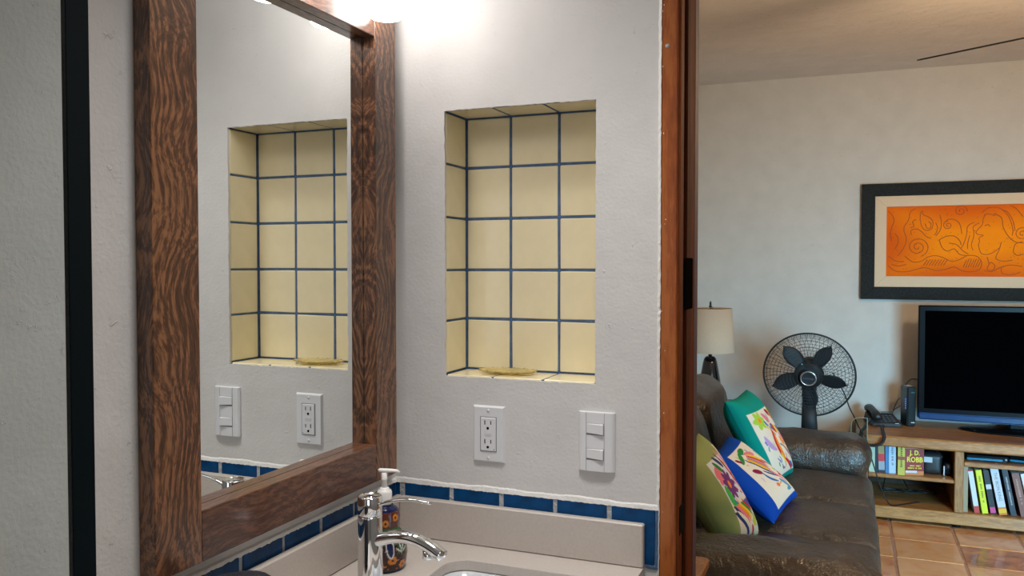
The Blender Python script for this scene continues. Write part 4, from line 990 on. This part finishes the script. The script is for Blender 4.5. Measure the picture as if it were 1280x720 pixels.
def device(label, nm, cat, x, y, z, sx, sy, sz, rz=0):
    t = thing(nm, label, cat, (x, y, z), (0, 0, rz))
    MB().bbox((-sx/2, -sy/2, .004), (sx/2, sy/2, sz), .006).build('case', M['tvbez'], t)
    MB().bbox((-sx/2+.004, -sy/2-.004, .006), (sx/2-.03, -sy/2+.001, .017), .003).build('front_reflection', simple('painted_blue_reflection', (.02, .22, .36), .15, coat=.5), t)  # blue reflection on the glossy black front, painted as a strip
    MB().lathe([(0, 0), (.008, 0), (.008, .003), (0, .004)], 14, Tm(sx/2-.016, -sy/2, .016, rx=PI/2)).build('knob', M['silver'], t)
    for a in (-1, 1):
        for b_ in (-1, 1): MB().box((a*sx*.4-.006, b_*sy*.4-.006, 0), (a*sx*.4+.006, b_*sy*.4+.006, .0045)).build('foot', M['black'], t)
device('flat glossy black disc player on the upper shelf below the television', 'disc_player', 'disc player', 1.583, 3.66, .3622, .205, .20, .036)
device('second black box device at the right edge on the shelf below the television', 'media_box', 'media box', 1.80, 3.66, .3622, .19, .18, .042, R(-12))
def make_bag():
    t = thing('camera_bag', 'black bag with a white label beside the red book on the left shelf', 'bag', (1.325, 3.64, .2603))
    softbox((-.055, -.05, 0), (.045, .07, .118), .3, 6, (.0, .003, .004), .002, 12, 1).build('body', M['black'], t)
    MB().bbox((-.05, -.0565, .068), (-.005, -.0535, .098), .001).build('label_tag', M['paper'], t)
    MB().bbox((-.056, -.055, .10), (.046, .072, .107), .002).build('zip', M['fanblk'], t)
    MB().tube([(-.02, 0, .117), (-.01, 0, .135), (.015, 0, .135), (.025, 0, .117)], .005, 6).build('handle', M['black'], t)
make_bag()
def make_cam():
    t = thing('camcorder', 'small black camcorder with a silver strip next to the shelf divider', 'camera', (1.395, 3.63, .2603))
    softbox((-.022, -.05, 0), (.0245, .06, .075), .4, 5).build('body', M['tvbez'], t)
    MB().lathe([(0, -.012), (.016, -.012), (.017, .006), (0, .006)], 18, Tm(.002, -.05, .05, rx=PI/2)).build('lens', M['black'], t)
    MB().bbox((-.022, -.058, .004), (-.014, -.0505, .058), .001).build('silver_strip', M['silver'], t)
make_cam()
# tangle of cables at the back of the stand
rnd = random.Random(11)
for i, (z0, nm) in enumerate(((.0895, 'loose black cable coiled on the bottom board of the left bay'), (.0895, 'loose thin cable lying behind the coiled one in the left bay'), (.0895, 'loose black cable on the bottom board near the shelf divider'))):
    p0 = Vector((1.08+.12*i, 3.80+.02*i, z0)); c = [p0]
    for k in range(9):
        a = k*1.25+i; c.append(Vector((1.13+.09*i+.06*math.cos(a), 3.84+.03*math.sin(a)+.015*i, z0+.004*(k % 3))))
    c.append(Vector((1.10+.1*i, 4.0, .13))); c.append(Vector((1.12+.1*i, 4.035, .21)))
    tag(MB().tube(smooth(c, 6), .0034-.0006*i, 6).build('loose_cable', M['black']), nm, 'cable')

# ================================================================== BOOKS
def dashes(name, mat, parent, hgt, length, mtx, seed=0):
    # print too small to read: a row of short strokes
    r = random.Random(seed); d = MB(); x = -length/2
    while x < length/2-hgt*.5:
        w1 = hgt*r.uniform(.3, .75)
        if r.random() < .82: d.box((x, -hgt/2*r.uniform(.7, 1), 0), (x+w1, hgt/2*r.uniform(.7, 1), .0005), mtx)
        x += w1+hgt*r.uniform(.15, .35)
    o = d.build(name, mat, parent); o['kind'] = 'stuff'; return o
def book(x, y, z, w_, h, dep, lean, cover, label, pages=None, title=None, tcol=None, bands=(), tsize=None, yaw=0, spine_col=None, n=[0]):
    n[0] += 1
    t = thing('book', label, 'book', (x, y, z), (0, R(-lean), yaw))
    cm = simple('book_cover', cover, .45); pm = M['pages'] if pages is None else simple('pages', pages, .9)
    c = MB(); th = .0015
    c.box((0, 0, 0), (th, dep, h)); c.box((w_-th, 0, 0), (w_, dep, h)); c.box((th, 0, 0), (w_-th, th, h)); c.build('cover', cm, t)
    MB().box((th, th, .0025), (w_-th, dep-.003, h-.003)).build('pages', pm, t)
    for (a, b_, cc) in bands: MB().box((.0003, -.0005, h*a), (w_-.0003, .0002, h*b_)).build('spine_band', simple('spine_print', cc, .5), t)
    if title == '~': dashes('spine_print', simple('title_ink', tcol, .5), t, w_*.30, h*.62, Tm(w_/2, -.0003, h*.55, rx=PI/2) @ Tm(rz=-PI/2), n[0])
    elif title: text('title', title, tsize or w_*.62, simple('title_ink', tcol or (.02, .02, .02), .5), t, Tm(w_/2, -.0006, h*.55, rx=PI/2) @ Tm(rz=-PI/2), .0002)
    return t
BY = SY+.035; zb = .0855
def R_(x, w_, h, lean, col, label, **k): return book(x, BY+k.pop('dy', 0), zb+.0004, w_, h, k.pop('dep', .16), lean, col, label, **k)
R_(1.4685, .021, .262, 0, (.30, .24, .15), 'tall thin tan book upright against the shelf divider')
R_(1.523, .024, .232, 9, (.58, .60, .66), 'white book with a red foot, second from the shelf divider', bands=((0, .16, (.50, .05, .03)), (.97, 1, (.35, .03, .05))), dy=-.003)
R_(1.560, .028, .235, 9, (.62, .66, .02), 'bright yellow book on the lower right shelf', title='~', tcol=(.10, .14, .02), tsize=.013)
R_(1.600, .026, .235, 10, (.008, .009, .011), 'black book with a white dot and pink foot beside the yellow one', bands=((.03, .16, (.55, .06, .22)), (.57, .68, (.5, .52, .55))), dy=.004)
R_(1.640, .037, .275, 11, (.52, .56, .62), 'tallest white book with large dark spine lettering and an orange foot', title='THE IRON KING', tcol=(.10, .12, .15), tsize=.021, bands=((0, .04, (.55, .18, .03)), (.04, .12, (.75, .45, .02)), (.12, .15, (.55, .18, .03))), dep=.19)
R_(1.695, .026, .250, 11, (.012, .016, .03), 'dark navy paperback leaning on the tallest white book', title='~', tcol=(.4, .42, .42), tsize=.012, dy=.004)
R_(1.741, .034, .235, 12, (.20, .085, .065), 'reddish brown patterned book between the navy one and the slim white one', title='~', tcol=(.40, .25, .18), tsize=.018, dy=.004)
R_(1.785, .026, .238, 13, (.60, .60, .66), 'slim plain white book leaning against the orange one', title='~', tcol=(.3, .3, .36), tsize=.012, dy=-.006)
R_(1.820, .019, .245, 13, (.62, .09, .015), 'slim orange red book leaning behind the slim white one', bands=((.50, .55, (.7, .6, .6)),), dy=.0)
R_(1.852, .034, .225, 15, (.36, .27, .20), 'pale tan book with rough spine near the right edge', title='~', tcol=(.22, .12, .08), tsize=.017)
R_(1.900, .024, .236, 15, (.60, .02, .03), 'bright red book at the right edge of the shelf')
R_(1.938, .030, .268, 15, (.42, .58, .68), 'pale blue book behind the red one at the right edge', dep=.19)
def L2(x, w_, h, lean, col, label, **k): return book(x, SY+.04+k.pop('dy', 0), .2604, w_, h, .15, lean, col, label, **k)
L2(.998, .030, .175, 0, (.45, .55, .42), 'pale green book half hidden by the sofa arm, first on the left shelf')
L2(1.030, .016, .178, 1, (.012, .03, .04), 'thin dark book beside the pale green one on the left shelf')
L2(1.048, .032, .180, 2, (.02, .03, .06), 'dark book with tan and red bands on the left shelf', bands=((.35, .58, (.55, .04, .05)), (.58, .9, (.35, .26, .10)), (.08, .35, (.30, .36, .42))))
L2(1.0825, .017, .188, 1, (.06, .20, .42), 'thin mid-blue book on the left shelf')
L2(1.101, .036, .185, 1, (.42, .56, .70), 'thick pale blue book on the left shelf', title='~', tcol=(.15, .2, .3), tsize=.014)
L2(1.143, .036, .186, 0, (.50, .46, .08), 'mustard yellow book with dark lettering on the left shelf', title='~', tcol=(.08, .10, .02), tsize=.020, bands=((.45, .55, (.30, .08, .03)),), dy=-.02)
L2(1.182, .045, .178, 0, (.40, .50, .58), 'white topped book standing behind the red paperback', dy=.04)
t = book(1.181, SY+.034, .2604, .098, .158, .034, 0, (.22, .006, .008), 'dark red paperback with yellow cover lettering facing out on the left shelf', pages=(.45, .46, .40), yaw=R(14))
ink = simple('yellow_ink', (.72, .62, .02), .5)
MB().box((-.0005, .0005, 0), (.0001, .0335, .158)).build('spine_panel', simple('red_spine', (.55, .05, .02), .5), t)
MB().box((-.0008, .004, .055), (-.0004, .028, .12)).build('spine_print', simple('orange_spine_print', (.75, .28, .03), .5), t)
MB().box((.0005, -.0005, .0), (.0975, .0001, .022)).build('cover_picture', simple('cover_picture_orange', (.55, .18, .05), .5), t)
MB().box((.003, -.0007, .012), (.062, -.0004, .024)).build('cover_band', M['paper'], t)
MB().box((.0005, -.0005, .1465), (.0975, .0001, .1485)).build('cover_line', simple('pink_line', (.5, .25, .2), .5), t)
def ct(s, z, size, sx=.72, b_=.0012): text('cover_text', s, size, ink, t, Tm(.050, -.0008, z, rx=PI/2), .0003, sx=sx, font_bold=b_)
ct('J. D.', .122, .036, .85); ct('ROBB', .084, .040, .82)
for k_, z_ in enumerate((.051, .038)): dashes('cover_print', ink, t, .008, .072, Tm(.050, -.0006, z_, rx=PI/2), k_+40)

# ================================================================== CEILING FAN
def make_ceiling_fan():
    T = Vector((1.138, 2.239, 2.25)); dr = Vector((.833, -.553, 0)); c = T+dr*.72
    t = thing('ceiling_fan', 'dark bladed ceiling fan, one thin blade tip showing at the upper right', 'ceiling fan', (c.x, c.y, LC))
    z = 2.25-LC
    MB().lathe([(0, 0), (.07, 0), (.06, -.04), (.015, -.055), (.013, z+.09), (.09, z+.07), (.11, z+.03), (.10, z-.02), (0, z-.025)], 32).build('motor', M['fanblk'], t)
    MB().lathe([(.02, z-.026), (.02, z-.05)]+[(.12*math.sin(a), z-.16+.12*math.cos(a)) for a in [.2+(PI-.2)*k/12 for k in range(13)]], 28).build('lamp_bowl', M['lampglass'], t)
    a0 = math.atan2(-dr.y, -dr.x)
    for k in range(3):
        mt = Matrix.Rotation(a0+k*2*PI/3, 4, 'Z') @ Tm(0, 0, z, rx=R(-14))
        pl = [(.16, -.045), (.45, -.060), (.69, -.055), (.72, -.02), (.72, .02), (.69, .055), (.45, .060), (.16, .045)]
        bl = MB().prism(pl, .006, mt @ Tm(0, 0, -.003)).build('blade', M['black'], t)
        MB().box((.08, -.018, -.004), (.20, .018, .002), mt).build('blade_iron', M['steel'], bl)
make_ceiling_fan()

# unseen living room window frame on the solid right wall; passes no daylight
wn = holder('window_1')
def wf(a, b_): MB().bbox(a, b_, .003).build('window_frame', simple('window_white', (.6, .6, .6), .5) if 'window_white' not in bpy.data.materials else bpy.data.materials['window_white'], wn)
for a, b_ in (((3.74, 1.1, .30), (3.80, 1.16, 2.0)), ((3.74, 2.84, .30), (3.80, 2.9, 2.0)), ((3.74, 1.16, .30), (3.80, 2.84, .36)), ((3.74, 1.16, 1.94), (3.80, 2.84, 2.0)), ((3.74, 1.97, .36), (3.80, 2.03, 1.94))): wf(a, b_)
